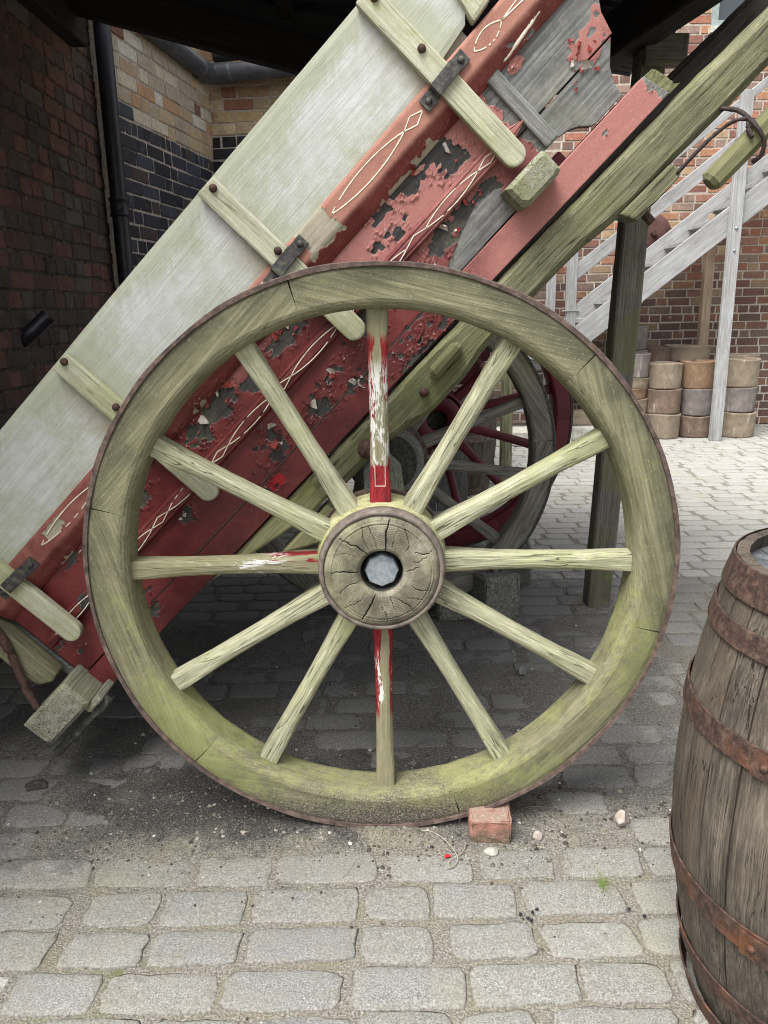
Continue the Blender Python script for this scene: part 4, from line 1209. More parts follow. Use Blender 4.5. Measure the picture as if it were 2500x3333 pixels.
# ------------------------------------------------------------------ wheels
RT = 0.724
def spoke_mesh(mat, seed, paint=False):
    r0, r1 = 0.135, 0.640
    st = []; rg = random.Random(seed)
    for i in range(23):
        t = i / 22; r = r0 + (r1 - r0) * t
        w = np.interp(t, [0, 0.15, 0.45, 0.8, 1], [0.0275, 0.0255, 0.0222, 0.0242, 0.0258])       # half width
        d0 = np.interp(t, [0, 0.5, 1], [0.034, 0.029, 0.026])                                    # half depth
        e = np.interp(t, [0, 0.10, 0.28, 0.72, 0.88, 1], [0.10, 0.14, 0.95, 1.05, 0.20, 0.10])   # rounding
        yc = np.interp(t, [0, 1], [0.098, 0.062])
        ring = []
        n = 16
        for k in range(n):
            a = 2 * math.pi * (k + 0.5) / n
            p = 0.22 + 0.55 * e
            cx, cy = math.cos(a), math.sin(a)
            ring.append((r, yc + d0 * math.copysign(abs(cx) ** p, cx) + rg.uniform(-.0004, .0004), w * math.copysign(abs(cy) ** p, cy) + rg.uniform(-.0004, .0004)))
        st.append(ring)
    V, F = loft(st)
    me = mesh('spoke', V, F, mat)
    return me


def spoke_paint(name, amount, white, red_end, side_bias, reach):
    """the same oak with remains of red and white paint"""
    m = M_spoke.copy(); m.name = name
    g = G.__new__(G); g.m = m; g.nt = m.node_tree; g.b = next(n for n in m.node_tree.nodes if n.type == 'BSDF_PRINCIPLED'); g._c = {}
    base = g.b.inputs['Base Color'].links[0].from_socket
    o = g.obj(); c = g.sep(o)
    n1 = g.noise(g.map(o, (16, 60, 60), (amount * 9, 0, 3)), 1, 5, 0.7, 0.5)
    n2 = g.noise(g.map(o, (6, 18, 26), (amount * 5, 2, 0)), 1, 3, 0.6)
    n3 = g.noise(g.map(o, (30, 160, 160)), 1, 4, 0.7, 0.4)
    old = g.mix(n3, s(92, 88, 68), s(140, 134, 104))
    wm = g.mth('ADD', g.mth('MULTIPLY', n1, 0.55), g.mth('MULTIPLY', n2, 0.45))
    span = g.mth('MULTIPLY', g.step(c[0], 0.22, 0.27), g.mth('SUBTRACT', 1.0, g.step(c[0], 0.46, 0.52)))
    w = g.mth('MULTIPLY', g.step(wm, 0.56 - white * 0.10, 0.585 - white * 0.10), span)
    w = g.mth('MULTIPLY', w, g.step(n3, 0.44, 0.50))
    sb = g.mth('MULTIPLY', g.mth('ABSOLUTE', c[2]), 12.0 * side_bias)
    rlim = g.mth('SUBTRACT', 1.0, g.step(g.mth('ADD', c[0], g.mth('MULTIPLY', n1, 0.08)), reach - 0.02, reach + 0.02))
    r = g.mth('MULTIPLY', g.step(g.mth('ADD', g.mth('MULTIPLY', n2, 0.8), sb), 0.70 - amount * 0.22, 0.72 - amount * 0.22), rlim)
    end = g.mth('MULTIPLY', g.mth('SUBTRACT', 1.0, g.step(g.mth('ADD', c[0], g.mth('MULTIPLY', n1, 0.05)), 0.275, 0.282)), red_end)
    redc = g.mix(g.step(n1, 0.35, 0.65), s(98, 32, 34), s(146, 40, 46))
    col = g.mix(0.8, base, old)
    col = g.mix(r, col, redc)
    col = g.mix(w, col, g.mix(n3, s(150, 148, 140), s(222, 222, 216)))
    end = g.mth('MULTIPLY', end, g.step(g.mth('ADD', n3, g.mth('MULTIPLY', n2, 0.5)), 0.52, 0.60))
    lx = g.mth('MULTIPLY', g.step(c[0], 0.20, 0.202), g.mth('SUBTRACT', 1.0, g.step(c[0], 0.255, 0.257)))
    lz = g.mth('ABSOLUTE', c[2])
    ln = g.mth('MULTIPLY', lx, g.mth('MULTIPLY', g.step(lz, 0.0112, 0.0116), g.mth('SUBTRACT', 1.0, g.step(lz, 0.0134, 0.0138))))
    ln2 = g.mth('MULTIPLY', g.mth('SUBTRACT', 1.0, g.step(lz, 0.0134, 0.0138)), g.mth('MULTIPLY', g.step(c[0], 0.199, 0.2), g.mth('SUBTRACT', 1.0, g.step(c[0], 0.2025, 0.2035))))
    col = g.mix(end, col, redc)
    col = g.mix(g.mth('MULTIPLY', g.mth('MAXIMUM', ln, ln2), g.mth('MULTIPLY', end, 0.6)), col, s(212, 196, 176))
    g.put(g.b.inputs['Base Color'], col)
    return m


M_sp12 = spoke_paint('spoke_white_and_red_remains', 0.75, 1.0, 1.0, 0.8, 0.60)
M_sp9 = spoke_paint('spoke_thin_red_remains', 0.55, 0.35, 0.0, 0.5, 0.46)
M_sp6 = spoke_paint('spoke_red_sides', 0.5, 0.12, 0.0, 1.25, 0.46)


def felloe_mesh(mat, seed=0):
    prof = [(0.7125, 0.002), (0.702, 0.0), (0.643, 0.0), (0.636, 0.0025), (0.628, 0.009), (0.623, 0.019), (0.621, 0.032), (0.621, 0.098), (0.626, 0.113), (0.637, 0.120), (0.7125, 0.120)]
    st = []; rg = random.Random(seed)
    half = R(30) - 0.0013
    n = 26
    for i in range(n + 1):
        a = -half + 2 * half * i / n
        e = 0.0016 if i in (0, n) else 0
        st.append([((r - (e if r > 0.65 else -e)) * math.sin(a) , y + (e if y < 0.05 else -e) + rg.uniform(-.0004, .0004), (r) * math.cos(a) - 0.66 + rg.uniform(-.0004, .0004)) for r, y in prof])
    V, F = loft(st)
    return mesh('felloe', V, F, mat, False)


def hub_face_mesh(mat):
    """turned end of the hub with drying cracks opened as real grooves"""
    nr, na = 46, 420
    r = np.linspace(0.052, 0.1415, nr)[:, None]; a = np.linspace(0, 2 * np.pi, na, endpoint=False)[None, :]
    X = r * np.cos(a); Z = r * np.sin(a)
    y = -0.006 + 0 * X
    y = y + np.interp(r, [0.052, 0.056, 0.062, 0.120, 0.1215, 0.1235, 0.127, 0.1285, 0.1305, 0.136, 0.1415], [0.014, 0.004, 0.0, 0.0005, 0.004, 0.001, 0.0015, 0.005, 0.003, 0.006, 0.011])
    crack = np.zeros_like(X)
    CR = [(80, .056, .134, 2.6, 3), (112, .055, .128, .8, 6), (132, .056, .134, 2.0, -7), (180, .056, .122, 2.0, 2), (205, .056, .115, 1.0, 4), (250, .06, .134, 2.2, -3), (300, .075, .134, 1.3, 8), (338, .08, .132, 1.2, -6), (5, .06, .09, 1.3, -3), (28, .095, .134, 1.3, 6), (20, .08, .12, .8, 3), (55, .08, .13, 1.2, 12), (100, .06, .125, .6, 3), (66, .07, .12, .6, 3), (228, .07, .13, .7, 5), (272, .085, .134, .8, -4), (290, .06, .11, .6, 3), (152, .075, .12, .6, 5), (318, .09, .125, .7, 6)]
    for i, (deg, ra, rb, w, bend) in enumerate(CR):
        t = np.clip((r - ra) / (rb - ra), 0, 1)
        ac = np.radians(deg + bend * np.sin(t * 2.6 + i) + 5 * (fbm(t * 6 + i, t * 0 + i * 3.1, 3, i) - 0.5))
        dd = np.abs((a - ac + np.pi) % (2 * np.pi) - np.pi) * r
        ww = 0.00085 * w * (0.35 + 0.65 * np.sin(np.pi * np.clip(t * 0.85 + 0.1, 0, 1)))
        inside = (r >= ra - .001) & (r <= rb + .001)
        crack = np.maximum(crack, np.where(inside, np.clip(1.25 - dd / ww, 0, 1), 0))
    y = y + 0.006 * crack
    V = np.stack([X, y, Z], -1).reshape(-1, 3)
    idx = np.arange(nr * na).reshape(nr, na); nxt = np.roll(idx, -1, 1)
    F = np.stack([idx[:-1], nxt[:-1], nxt[1:], idx[1:]], -1).reshape(-1, 4)
    return npmesh('end_grain', V, F, mat, True, {'crack': crack})


def endgrain_mat():
    g = G('hub_end_grain')
    o = g.obj(); c = g.sep(o)
    rad = g.mth('SQRT', g.mth('ADD', g.mth('POWER', g.mth('ADD', c[0], -0.022), 2.0), g.mth('POWER', g.mth('ADD', c[2], 0.012), 2.0)))
    n = g.noise(o, 30, 4, 0.6)
    rings = g.mth('SINE', g.mth('ADD', g.mth('MULTIPLY', rad, 1500.0), g.mth('MULTIPLY', n, 14.0)))
    ang = g.mth('ARCTAN2', c[2], c[0])
    rays = g.node('ShaderNodeCombineXYZ'); g.put(rays.inputs[0], g.mth('MULTIPLY', ang, 26.0)); g.put(rays.inputs[1], g.mth('MULTIPLY', rad, 30.0))
    ray = g.noise(rays.outputs[0], 1.5, 3, 0.6)
    big = g.noise(g.pos(), 14, 5, 0.65)
    col = g.ramp(g.mth('ADD', g.mth('MULTIPLY', big, 0.75), g.mth('MULTIPLY', ray, 0.25)), [(0.36, s(78, 74, 63)), (0.5, s(116, 111, 95)), (0.64, s(156, 152, 134))])
    col = g.mix(g.mth('MULTIPLY', g.step(rings, 0.2, 0.9), 0.28), col, s(78, 74, 62))
    col = g.mix(g.mth('MULTIPLY', g.step(g.noise(g.pos(), 7, 4), 0.5, 0.7), 0.35), col, s(136, 140, 92))
    col = g.mix(g.step(g.attr('crack'), 0.15, 0.7), col, (0.01, 0.009, 0.008, 1))
    h = g.mth('ADD', g.mth('MULTIPLY', rings, 0.2), ray)
    return g.done(col, 0.88, g.bump(h, 0.4, 0.002), spec=0.2)
M_end = endgrain_mat()


def make_wheel(root, loc, mats, painted=False, flip=False, spin=0.0, mk=None, scale=1.0, front_detail=True):
    """mats: dict of felloe, spoke, nave, band, tyre. Returns the wheel and its pieces"""
    w = bpy.data.objects.new('wheel', None); w.empty_display_size = 0.1
    link(w, root)
    b = parent_base(root)
    w.location = Vector(loc) - b
    w.rotation_euler = (0, 0, math.pi if flip else 0)
    w.scale = (scale,) * 3
    for k in range(6):
        a = R(46 + 30 + 60 * k) + spin
        o = obj('felloe', FELLOE_ME, w)
        # felloe mesh: tangent along x, radius along z (0.66 at its middle)
        phi = math.pi / 2 - a
        o.matrix_basis = Matrix.Rotation(phi, 4, 'Y') @ Matrix.Translation((0, 0, 0.66))
        if mats['felloe'] is not M_rim:
            for sl in o.material_slots: sl.link = 'OBJECT'; sl.material = mats['felloe']
    for k in range(12):
        a = R(90 + 30 * k) + spin
        o = obj('spoke', SPOKE_ME[k % 3], w)
        o.matrix_basis = Matrix.Rotation(-a, 4, 'Y')
        m = mats['spoke']
        if painted: m = {0: M_sp12, 3: M_sp9, 6: M_sp6}.get(k, m)
        if m is not M_spoke:
            for sl in o.material_slots: sl.link = 'OBJECT'; sl.material = m
    for nm, me, key in (('tyre', TYRE_ME, 'tyre'), ('nave', NAVE_ME, 'nave'), ('nave_band', BAND_ME, 'band'), ('nave_band', BAND2_ME, 'band'), ('back_plate', BACK_ME, 'back')):
        o = obj(nm, me, w)
        if mats.get(key) is not None:
            for sl in o.material_slots: sl.link = 'OBJECT'; sl.material = mats[key]
    if front_detail:
        obj('end_grain', ENDGRAIN_ME, w)
        obj('bolt_cap', CAP_ME, w)
        obj('hub_bore', BORE_ME, w)
    else:
        o = obj('end_grain', ENDPLAIN_ME, w)
        for sl in o.material_slots: sl.link = 'OBJECT'; sl.material = mats['nave']
        obj('hub_bore', BORE_ME, w)
    return w


FELLOE_ME = felloe_mesh(M_rim, 3)
SPOKE_ME = [spoke_mesh(M_spoke, k) for k in range(3)]
rg = random.Random(8)
tv = []
nseg = 180
ringp = [(RT - 0.0115, -0.003), (RT - 0.002, -0.004), (RT, 0.0), (RT, 0.122), (RT - 0.003, 0.125), (RT - 0.0115, 0.124)]
st = []
for i in range(nseg):
    a = 2 * math.pi * i / nseg
    wv = 0.0013 * math.sin(7 * a + 1) + 0.001 * math.sin(19 * a) + rg.uniform(-.0005, .0005)
    st.append([((r + (wv if j in (1, 2) else 0)) * math.cos(a), y + (wv * 0.8 if j < 3 else 0), (r + (wv if j in (1, 2) else 0)) * math.sin(a)) for j, (r, y) in enumerate(ringp)])
V, F = loft(st + [st[0]], False)
TYRE_ME = mesh('tyre', V, F, M_tyre, False)
NAVE_ME = mesh('nave', *lathe([(0.1405, 0.004), (0.142, 0.010), (0.150, 0.024), (0.152, 0.038), (0.160, 0.062), (0.166, 0.095), (0.166, 0.145), (0.162, 0.158), (0.158, 0.165), (0.152, 0.19), (0.140, 0.235), (0.13, 0.245), (0.03, 0.245)], 72, 'Y'), M_nave, True)
BAND_ME = mesh('nave_band', *lathe([(0.1425, 0.004), (0.143, 0.001), (0.151, 0.002), (0.1545, 0.008), (0.1575, 0.034), (0.152, 0.037), (0.14, 0.03)], 72, 'Y', True), M_band, True)
BAND2_ME = mesh('nave_band', *lathe([(0.150, 0.168), (0.170, 0.166), (0.170, 0.192), (0.150, 0.194)], 64, 'Y', True), M_tyre, False)
BACK_ME = mesh('back_plate', *lathe([(0.12, 0.2452), (0.118, 0.256), (0.06, 0.258), (0.055, 0.28), (0.0001, 0.282)], 32, 'Y'), M_iron, False)
ENDGRAIN_ME = hub_face_mesh(M_end)
ENDPLAIN_ME = mesh('end_grain', *lathe([(0.052, 0.004), (0.056, -0.004), (0.125, -0.005), (0.134, 0.004)], 48, 'Y'), M_nave, True)
BORE_ME = mesh('hub_bore', *lathe([(0.0525, 0.006), (0.051, 0.07), (0.0001, 0.0705)], 40, 'Y'), M_iron, True)
CAP_ME = mesh('bolt_cap', *lathe([(0.0001, 0.012), (0.0395, 0.012), (0.0425, 0.016), (0.0425, 0.068)], 8, 'Y'), M_steel, False)

near = make_wheel(cart, (CX, WHEEL_Y, CZ), dict(felloe=M_rim, spoke=M_spoke, nave=None, band=None, tyre=None), painted=True)
far = make_wheel(cart, (0.022, 3.385, CZ), dict(felloe=M_fargrey, spoke=M_fargrey, nave=M_greywood, band=M_tyre, tyre=M_iron), flip=True, spin=R(9), front_detail=False)
far['label'] = 'grey weathered far wheel with bare spokes'

# ------------------------------------------------------------------ red cart behind
redcart = thing('red_cart', 'dark red painted cart standing behind the grey far wheel', 'cart', (0.30, 4.25, 0))
REDM = dict(felloe=M_redplain, spoke=M_redplain, nave=M_redplain, band=M_redplain, tyre=M_iron)
make_wheel(redcart, (0.30, 4.22, 0.75), REDM, spin=R(14), scale=0.75 / RT, front_detail=False)
timber('axle_bed', (0.31, 4.45, 0.75), (0.35, 5.35, 0.75), 0.12, 0.12, M_redplain, redcart)
timber('frame_beam', (-1.0, 4.52, 0.98), (0.62, 4.52, 0.98), 0.08, 0.12, M_redplain, redcart)
timber('frame_beam', (-1.0, 5.24, 0.98), (0.62, 5.24, 0.98), 0.08, 0.12, M_redplain, redcart)
for i in range(6):
    timber('floor_board', (-1.0 + 0.0, 4.55 + i * 0.13, 1.06), (0.60, 4.55 + i * 0.13, 1.06), 0.125, 0.022, M_redplain, redcart, c=0.003)
timber('side_board', (-1.02, 4.47, 1.16), (0.62, 4.47, 1.16), 0.026, 0.22, M_redplain, redcart, c=0.003)

# ------------------------------------------------------------------ barrels
def stave_mat():
    g = G('barrel_oak')
    v = g.own(); p = g.pos()
    f1 = g.noise(g.map(v, (300, 300, 11)), 1, 5, 0.75, 0.1); f2 = g.noise(g.map(v, (70, 70, 3)), 1, 4, 0.65, 0.4); b = g.noise(p, 6, 5, 0.65)
    f = g.mth('ADD', g.mth('MULTIPLY', f1, 0.45), g.mth('ADD', g.mth('MULTIPLY', f2, 0.3), g.mth('MULTIPLY', b, 0.25)))
    col = g.ramp(f, [(0.38, s(42, 39, 35)), (0.47, s(68, 62, 55)), (0.54, s(88, 81, 72)), (0.64, s(118, 110, 98))])
    col = g.mix(g.mth('MULTIPLY', g.step(g.noise(p, 4, 5, 0.7), 0.5, 0.68), 0.6), col, s(66, 62, 58))
    col = g.mix(g.mth('MULTIPLY', g.rnd(), 0.3), col, s(92, 80, 66))
    cr = g.noise(g.map(v, (75, 75, 2.2)), 1, 2, 0.5, 0.2)
    ck = g.mth('MULTIPLY', g.mth('SUBTRACT', 1.0, g.step(g.mth('ABSOLUTE', g.mth('SUBTRACT', cr, 0.5)), 0.003, 0.014)), g.step(g.noise(v, 7, 2), 0.45, 0.6))
    col = g.mix(g.mth('MULTIPLY', ck, 0.8), col, s(24, 22, 20))
    return g.done(col, 0.85, g.bump(g.mth('SUBTRACT', f, ck), 0.8, 0.004), spec=0.2)
M_stave = stave_mat()
def hoop_mat():
    g = G('rusty_hoop')
    p = g.pos()
    a = g.noise(p, 55, 6, 0.75); b = g.noise(p, 9, 4, 0.6); c = g.noise(p, 200, 3, 0.7)
    col = g.ramp(a, [(0.36, s(38, 29, 25)), (0.5, s(62, 46, 39)), (0.64, s(92, 72, 62))])
    col = g.mix(g.mth('MULTIPLY', g.step(b, 0.52, 0.70), 0.55), col, s(116, 70, 40))
    col = g.mix(g.mth('MULTIPLY', g.step(c, 0.6, 0.72), 0.4), col, s(126, 100, 88))
    return g.done(col, 0.78, g.bump(g.mth('ADD', a, g.mth('MULTIPLY', c, 0.4)), 0.7, 0.003), 0.15, 0.4)
M_hoop = hoop_mat()
M_head = simple('grimy_barrel_head', s(50, 52, 54), s(84, 86, 88), 30, 0.95, bump=0.6, c3=s(108, 108, 107), spec=0.1)

def barrel(name, label, loc, H, re, rm, nst, hoops, rotz=0.0, rivet=True, stave_m=None, hoop_m=None, seed=1, loose=None):
    t = thing(name, label, 'barrel', loc, (0, 0, rotz))
    stave_m = stave_m or M_stave; hoop_m = hoop_m or M_hoop
    rg = random.Random(seed)
    rad = lambda z: re + (rm - re) * (1 - (2 * z / H - 1) ** 2)
    tot = [rg.uniform(0.8, 1.25) for _ in range(nst)]; k = 2 * math.pi / sum(tot); a0 = 0
    for wdt in tot:
        a1 = a0 + wdt * k
        V = []; nz, na = 15, 4
        for layer in (0.0, -0.022):
            for i in range(nz):
                z = H * i / (nz - 1)
                for j in range(na):
                    a = a0 + 0.006 + (a1 - a0 - 0.012) * j / (na - 1)
                    edge = 0.0016 if j in (0, na - 1) else 0
                    r = rad(z) + layer - (edge if layer == 0 else 0) + rg.uniform(-.0006, .0006)
                    V.append((r * math.cos(a), r * math.sin(a), z))
        F = []; o2 = nz * na
        for i in range(nz - 1):
            for j in range(na - 1):
                q = i * na + j
                F.append((q, q + 1, q + na + 1, q + na)); F.append((o2 + q, o2 + q + na, o2 + q + na + 1, o2 + q + 1))
            for j in (0, na - 1):
                q = i * na + j; F.append((q, q + na, o2 + q + na, o2 + q))
        for i in (0, nz - 1):
            for j in range(na - 1):
                q = i * na + j; F.append((q, q + 1, o2 + q + 1, o2 + q))
        obj('stave', mesh('stave', V, F, stave_m, False), t)
        a0 = a1
    for hi, (z0, z1) in enumerate(hoops):
        n = 72; st = []; off = 0.0025; th = 0.0035
        lo = 0.012 if loose == hi else 0
        for i in range(n):
            a = 2 * math.pi * i / n
            q = 0.0012 * math.sin(5 * a + hi) + lo * (0.5 + 0.5 * math.cos(a - 2.6))
            dz = (0.004 if loose != hi else 0.012) * math.sin(a + hi * 1.7) if 0 < hi < len(hoops) - 1 or loose == hi else 0
            r0, r1 = rad(max(z0, 0)) + off + q, rad(min(z1, H)) + off + q
            c, sn = math.cos(a), math.sin(a)
            st.append([(r0 * c, r0 * sn, z0 + dz), ((r0 + th) * c, (r0 + th) * sn, z0 + dz + 0.001), ((r1 + th) * c, (r1 + th) * sn, z1 + dz - 0.001), (r1 * c, r1 * sn, z1 + dz)])
        V, F = loft(st + [st[0]], False)
        h = obj('hoop', mesh('hoop', V, F, hoop_m, False), t)
        if rivet:
            ah = R(224) - hi * R(3)
            ra, rb = rad(z0), rad(z1)
            # lapped end of the hoop and its two rivets
            V = []
            for i in range(7):
                a = ah - 0.13 + 0.26 * i / 6; tp = 0.0 if i < 6 else 0.25
                for zz in (z0 + (z1 - z0) * (0.03 + tp * 0.5), z1 - (z1 - z0) * (0.03 + tp * 0.5)):
                    r = (ra if abs(zz - z0) < abs(zz - z1) else rb) + off + th + 0.006
                    V.append((r * math.cos(a), r * math.sin(a), zz))
            F = [(2 * i, 2 * i + 2, 2 * i + 3, 2 * i + 1) for i in range(6)]
            V += [(x * 0.988, y * 0.988, z) for x, y, z in V]
            F += [(0, 1, 15, 14), (12, 26, 27, 13)] + [(2 * i, 14 + 2 * i, 16 + 2 * i, 2 * i + 2) for i in range(6)] + [(2 * i + 1, 2 * i + 3, 17 + 2 * i, 15 + 2 * i) for i in range(6)]
            obj('hoop_lap', mesh('hoop_lap', V, F, hoop_m), h)
            for da in (-0.06, 0.06):
                a = ah + da; zc = (z0 + z1) / 2; rr = rad(zc) + off + th + 0.007
                V, F = lathe([(0.0001, 0.005), (0.005, 0.004), (0.0075, 0.0), (0.0075, -0.004)], 10)
                m4 = Matrix.Translation((rr * math.cos(a), rr * math.sin(a), zc)) @ Matrix.Rotation(a, 4, 'Z') @ Matrix.Rotation(R(90), 4, 'Y')
                obj('rivet', mesh('rivet', [tuple(m4 @ Vector(v)) for v in V], F, hoop_m, True), h)
    # head boards let in below the rim
    rh = rad(H - 0.03) - 0.02
    for i in range(5):
        x0 = -rh + 2 * rh * i / 5 + 0.001; x1 = -rh + 2 * rh * (i + 1) / 5 - 0.001
        o = []
        for k in range(7):
            x = x0 + (x1 - x0) * k / 6; o.append((x, math.sqrt(max(rh * rh - x * x, 1e-6))))
        pts = o + [(x, -y) for x, y in o[::-1]]
        V = [(x, y, H - 0.028) for x, y in pts] + [(x, y, H - 0.05) for x, y in pts]; n = len(pts)
        F = [tuple(range(n)), tuple(range(2 * n - 1, n - 1, -1))] + [(k, (k + 1) % n, n + (k + 1) % n, n + k) for k in range(n)]
        obj('head_board', mesh('head_board', V, F, M_head), t)
    return t

b1 = barrel('barrel', 'weathered oak barrel with rusty iron hoops beside the cart wheel', (0.868, 1.24, 0), 0.915, 0.245, 0.318, 25,
            [(0.0, 0.052), (0.105, 0.147), (0.275, 0.326), (0.612, 0.656), (0.790, 0.828), (0.862, 0.917)], seed=4, loose=0)
M_stave2 = wood('grey_barrel_oak', s(70, 66, 62), s(104, 100, 94), s(134, 130, 122), None, speck=0.1)
barrel('barrel', 'grey wooden barrel standing in the shade behind the far wheel spokes', (0.56, 5.78, 0), 0.87, 0.235, 0.30, 20,
       [(0.0, 0.05), (0.16, 0.21), (0.40, 0.45), (0.62, 0.67), (0.80, 0.872)], seed=9, rivet=False, stave_m=M_stave, hoop_m=M_tyre)

# ------------------------------------------------------------------ small stuff round the wheel
def rock(name, label, cat, loc, size, mat, seed, rot=(0, 0, 0), cubic=0.0, group=None, sub=3, noise_amp=0.18):
    bm = bmesh.new(); bmesh.ops.create_icosphere(bm, subdivisions=sub, radius=0.5)
    rg = random.Random(seed); off = Vector((rg.uniform(0, 50), rg.uniform(0, 50), rg.uniform(0, 50)))
    from mathutils import noise
    cuts = [(Vector((rg.gauss(0, 1), rg.gauss(0, 1), rg.gauss(0, 1))).normalized(), rg.uniform(0.30, 0.42)) for _ in range(9)]
    for v in bm.verts:
        if cubic:
            m = max(abs(v.co.x), abs(v.co.y), abs(v.co.z)); v.co = v.co.lerp(v.co * (0.5 / m), cubic)
        else:
            for n_, d_ in cuts:
                k = v.co.dot(n_)
                if k > d_: v.co -= n_ * (k - d_)
        v.co += v.co.normalized() * (noise_amp * (noise.noise(v.co * 3 + off) * 0.35 + noise.noise(v.co * 9 + off) * 0.12))
        v.co = Vector((v.co.x * size[0], v.co.y * size[1], v.co.z * size[2]))
    me = bpy.data.meshes.new(name); bm.to_mesh(me); bm.free(); me.materials.append(mat)
    zmin = min(v.co.z for v in me.vertices)
    o = obj(name, me, None, (loc[0], loc[1], loc[2] - zmin), rot)
    if label: tag(o, label, cat, group)
    return o
M_palestone = simple('pale_flint', s(146, 134, 124), s(184, 174, 164), 40, 0.85, bump=0.5)
M_greystone = simple('grey_pebble', s(128, 126, 116), s(170, 168, 158), 60, 0.85, bump=0.5)
rock('stone', 'pinkish white upright stone on the setts near the barrel', 'stone', (0.619, 1.775, -0.004), (0.036, 0.03, 0.052), M_palestone, 3)
rock('stone', 'small white triangular stone to the right of the brick', 'stone', (0.388, 1.732, -0.006), (0.03, 0.025, 0.026), M_palestone, 8)
rock('stone', 'flat grey pebble lying just in front of the brick', 'stone', (0.263, 1.68, -0.005), (0.045, 0.032, 0.015), M_greystone, 5)
chip = tag(obj('wood_chip', timber_mesh('wood_chip', 0.055, 0.028, 0.010, 0.002, 3, 0.001, M_greywood), None, (0.515, 2.67, 0.012), (0.1, 0.0, R(80))), 'small grey chip of wood lying on the dark ground inside the wheel', 'wood chip')

def loose_brick_mat():
    g = G('mossy_loose_brick')
    p = g.pos(); n = g.noise(p, 35, 5, 0.7); m = g.noise(p, 110, 3, 0.7); z = g.sep(p)[2]
    col = g.ramp(n, [(0.3, s(118, 80, 68)), (0.6, s(152, 110, 96))])
    d = g.mth('SUBTRACT', 1.0, g.step(g.mth('ADD', z, g.mth('MULTIPLY', g.mth('SUBTRACT', n, 0.5), 0.12)), 0.0, 0.055))
    col = g.mix(g.mth('MULTIPLY', d, 0.85), col, g.mix(m, s(70, 67, 56), s(112, 106, 90)))
    up = g.step(g.sep(g.nrm())[2], 0.5, 0.9)
    col = g.mix(g.mth('MULTIPLY', up, g.step(n, 0.35, 0.6)), col, g.mix(m, s(110, 96, 84), s(160, 142, 128)))
    col = g.mix(g.mth('MULTIPLY', g.step(m, 0.58, 0.7), 0.5), col, s(196, 176, 158))
    return g.done(col, 0.9, g.bump(g.mth('ADD', n, m), 0.6, 0.004), spec=0.2)
bk = tag(obj('wedge_brick', box_mesh('wedge_brick', 0.108, 0.20, 0.075, 0.009, loose_brick_mat(), 2, 0.0028, 4, 2), None, (0.268, 1.815, 0.030), (R(2), 0, R(-3))), 'worn red brick wedged under the cart wheel as a chock', 'brick')

# looped straw-coloured cord with a scrap of red
M_cord = simple('pale_cord', s(138, 132, 118), s(172, 166, 152), 60, 0.8)
pts = [(0.025, 1.756, 0.004), (0.075, 1.762, 0.006), (0.115, 1.752, 0.008), (0.15, 1.712, 0.007), (0.17, 1.66, 0.008), (0.165, 1.635, 0.006), (0.146, 1.620, 0.006), (0.15, 1.645, 0.009), (0.178, 1.668, 0.006), (0.192, 1.69, 0.006), (0.197, 1.715, 0.006)]
V, F = tube(smooth_path(pts, 6), 0.0012, 6)
tag(obj('cord', mesh('cord', V, F, M_cord, True)), 'thin pale loop of cord lying on the ground by the brick', 'cord')
M_redscrap = simple('red_scrap', s(170, 24, 36), s(200, 40, 50), 60, 0.6)
V = [(0, 0, 0), (0.016, 0.003, 0.003), (0.018, 0.011, 0.001), (0.004, 0.010, 0.005), (0, 0, 0.0015), (0.016, 0.003, 0.0045), (0.018, 0.011, 0.0025), (0.004, 0.010, 0.0065)]
F = [(0, 3, 2, 1), (4, 5, 6, 7), (0, 1, 5, 4), (1, 2, 6, 5), (2, 3, 7, 6), (3, 0, 4, 7)]
tag(obj('plastic_scrap', mesh('plastic_scrap', V, F, M_redscrap), None, (0.137, 1.655, 0.004)), 'tiny bright red scrap beside the loop of cord', 'scrap')

# grit and straw strewn over the ground
def scatter(name, n, place_fn, size, mat, seed, flat=0.6, kind='stuff', label=None, cat=None):
    rg = random.Random(seed); V = []; F = []; A = []
    for _ in range(n):
        x, y = place_fn(rg); sz = size * (0.4 + rg.random() ** 3 * 1.8) * (1.0 if y > 1.62 else 0.55)
        z = float(ground_h(np.array(x), np.array(y))) if not (y < 1.66) else -0.004 + 0.004 * rg.random()
        z = max(z, -0.002 if rg.random() < 0.6 else z)
        b = len(V); ph = rg.uniform(0, 6.28)
        for k in range(5):
            a = ph + k * 1.2566 + rg.uniform(-.25, .25); r = sz * rg.uniform(0.7, 1.1)
            V.append((x + r * math.cos(a), y + r * math.sin(a), z - sz * 0.2))
        V.append((x + rg.uniform(-.3, .3) * sz, y + rg.uniform(-.3, .3) * sz, z + sz * flat * rg.uniform(0.7, 1.3)))
        for k in range(5): F.append((b + k, b + (k + 1) % 5, b + 5))
        A += [rg.random()] * 6
    me = mesh(name, V, F, mat); at_ = me.attributes.new('rnd', 'FLOAT', 'POINT'); at_.data.foreach_set('value', A)
    o = obj(name, me, None, kind=kind)
    o['label'] = label; o['category'] = cat
    return o
g = G('grit'); M_grit = g.done(g.ramp(g.attr('rnd'), [(0, s(50, 48, 45)), (0.5, s(82, 78, 71)), (0.8, s(116, 110, 100)), (0.95, s(150, 144, 134)), (1.0, s(200, 194, 184))]), 0.9, spec=0.2)
def around(rg):
    if rg.random() < 0.72: return rg.gauss(0.0, 0.55), rg.gauss(1.82, 0.14)
    return rg.uniform(-1.2, 1.0), rg.uniform(1.15, 3.2)
scatter('grit', 5200, around, 0.0042, M_grit, 5, label='loose grit and crumbs of soil strewn round the wheel', cat='grit')
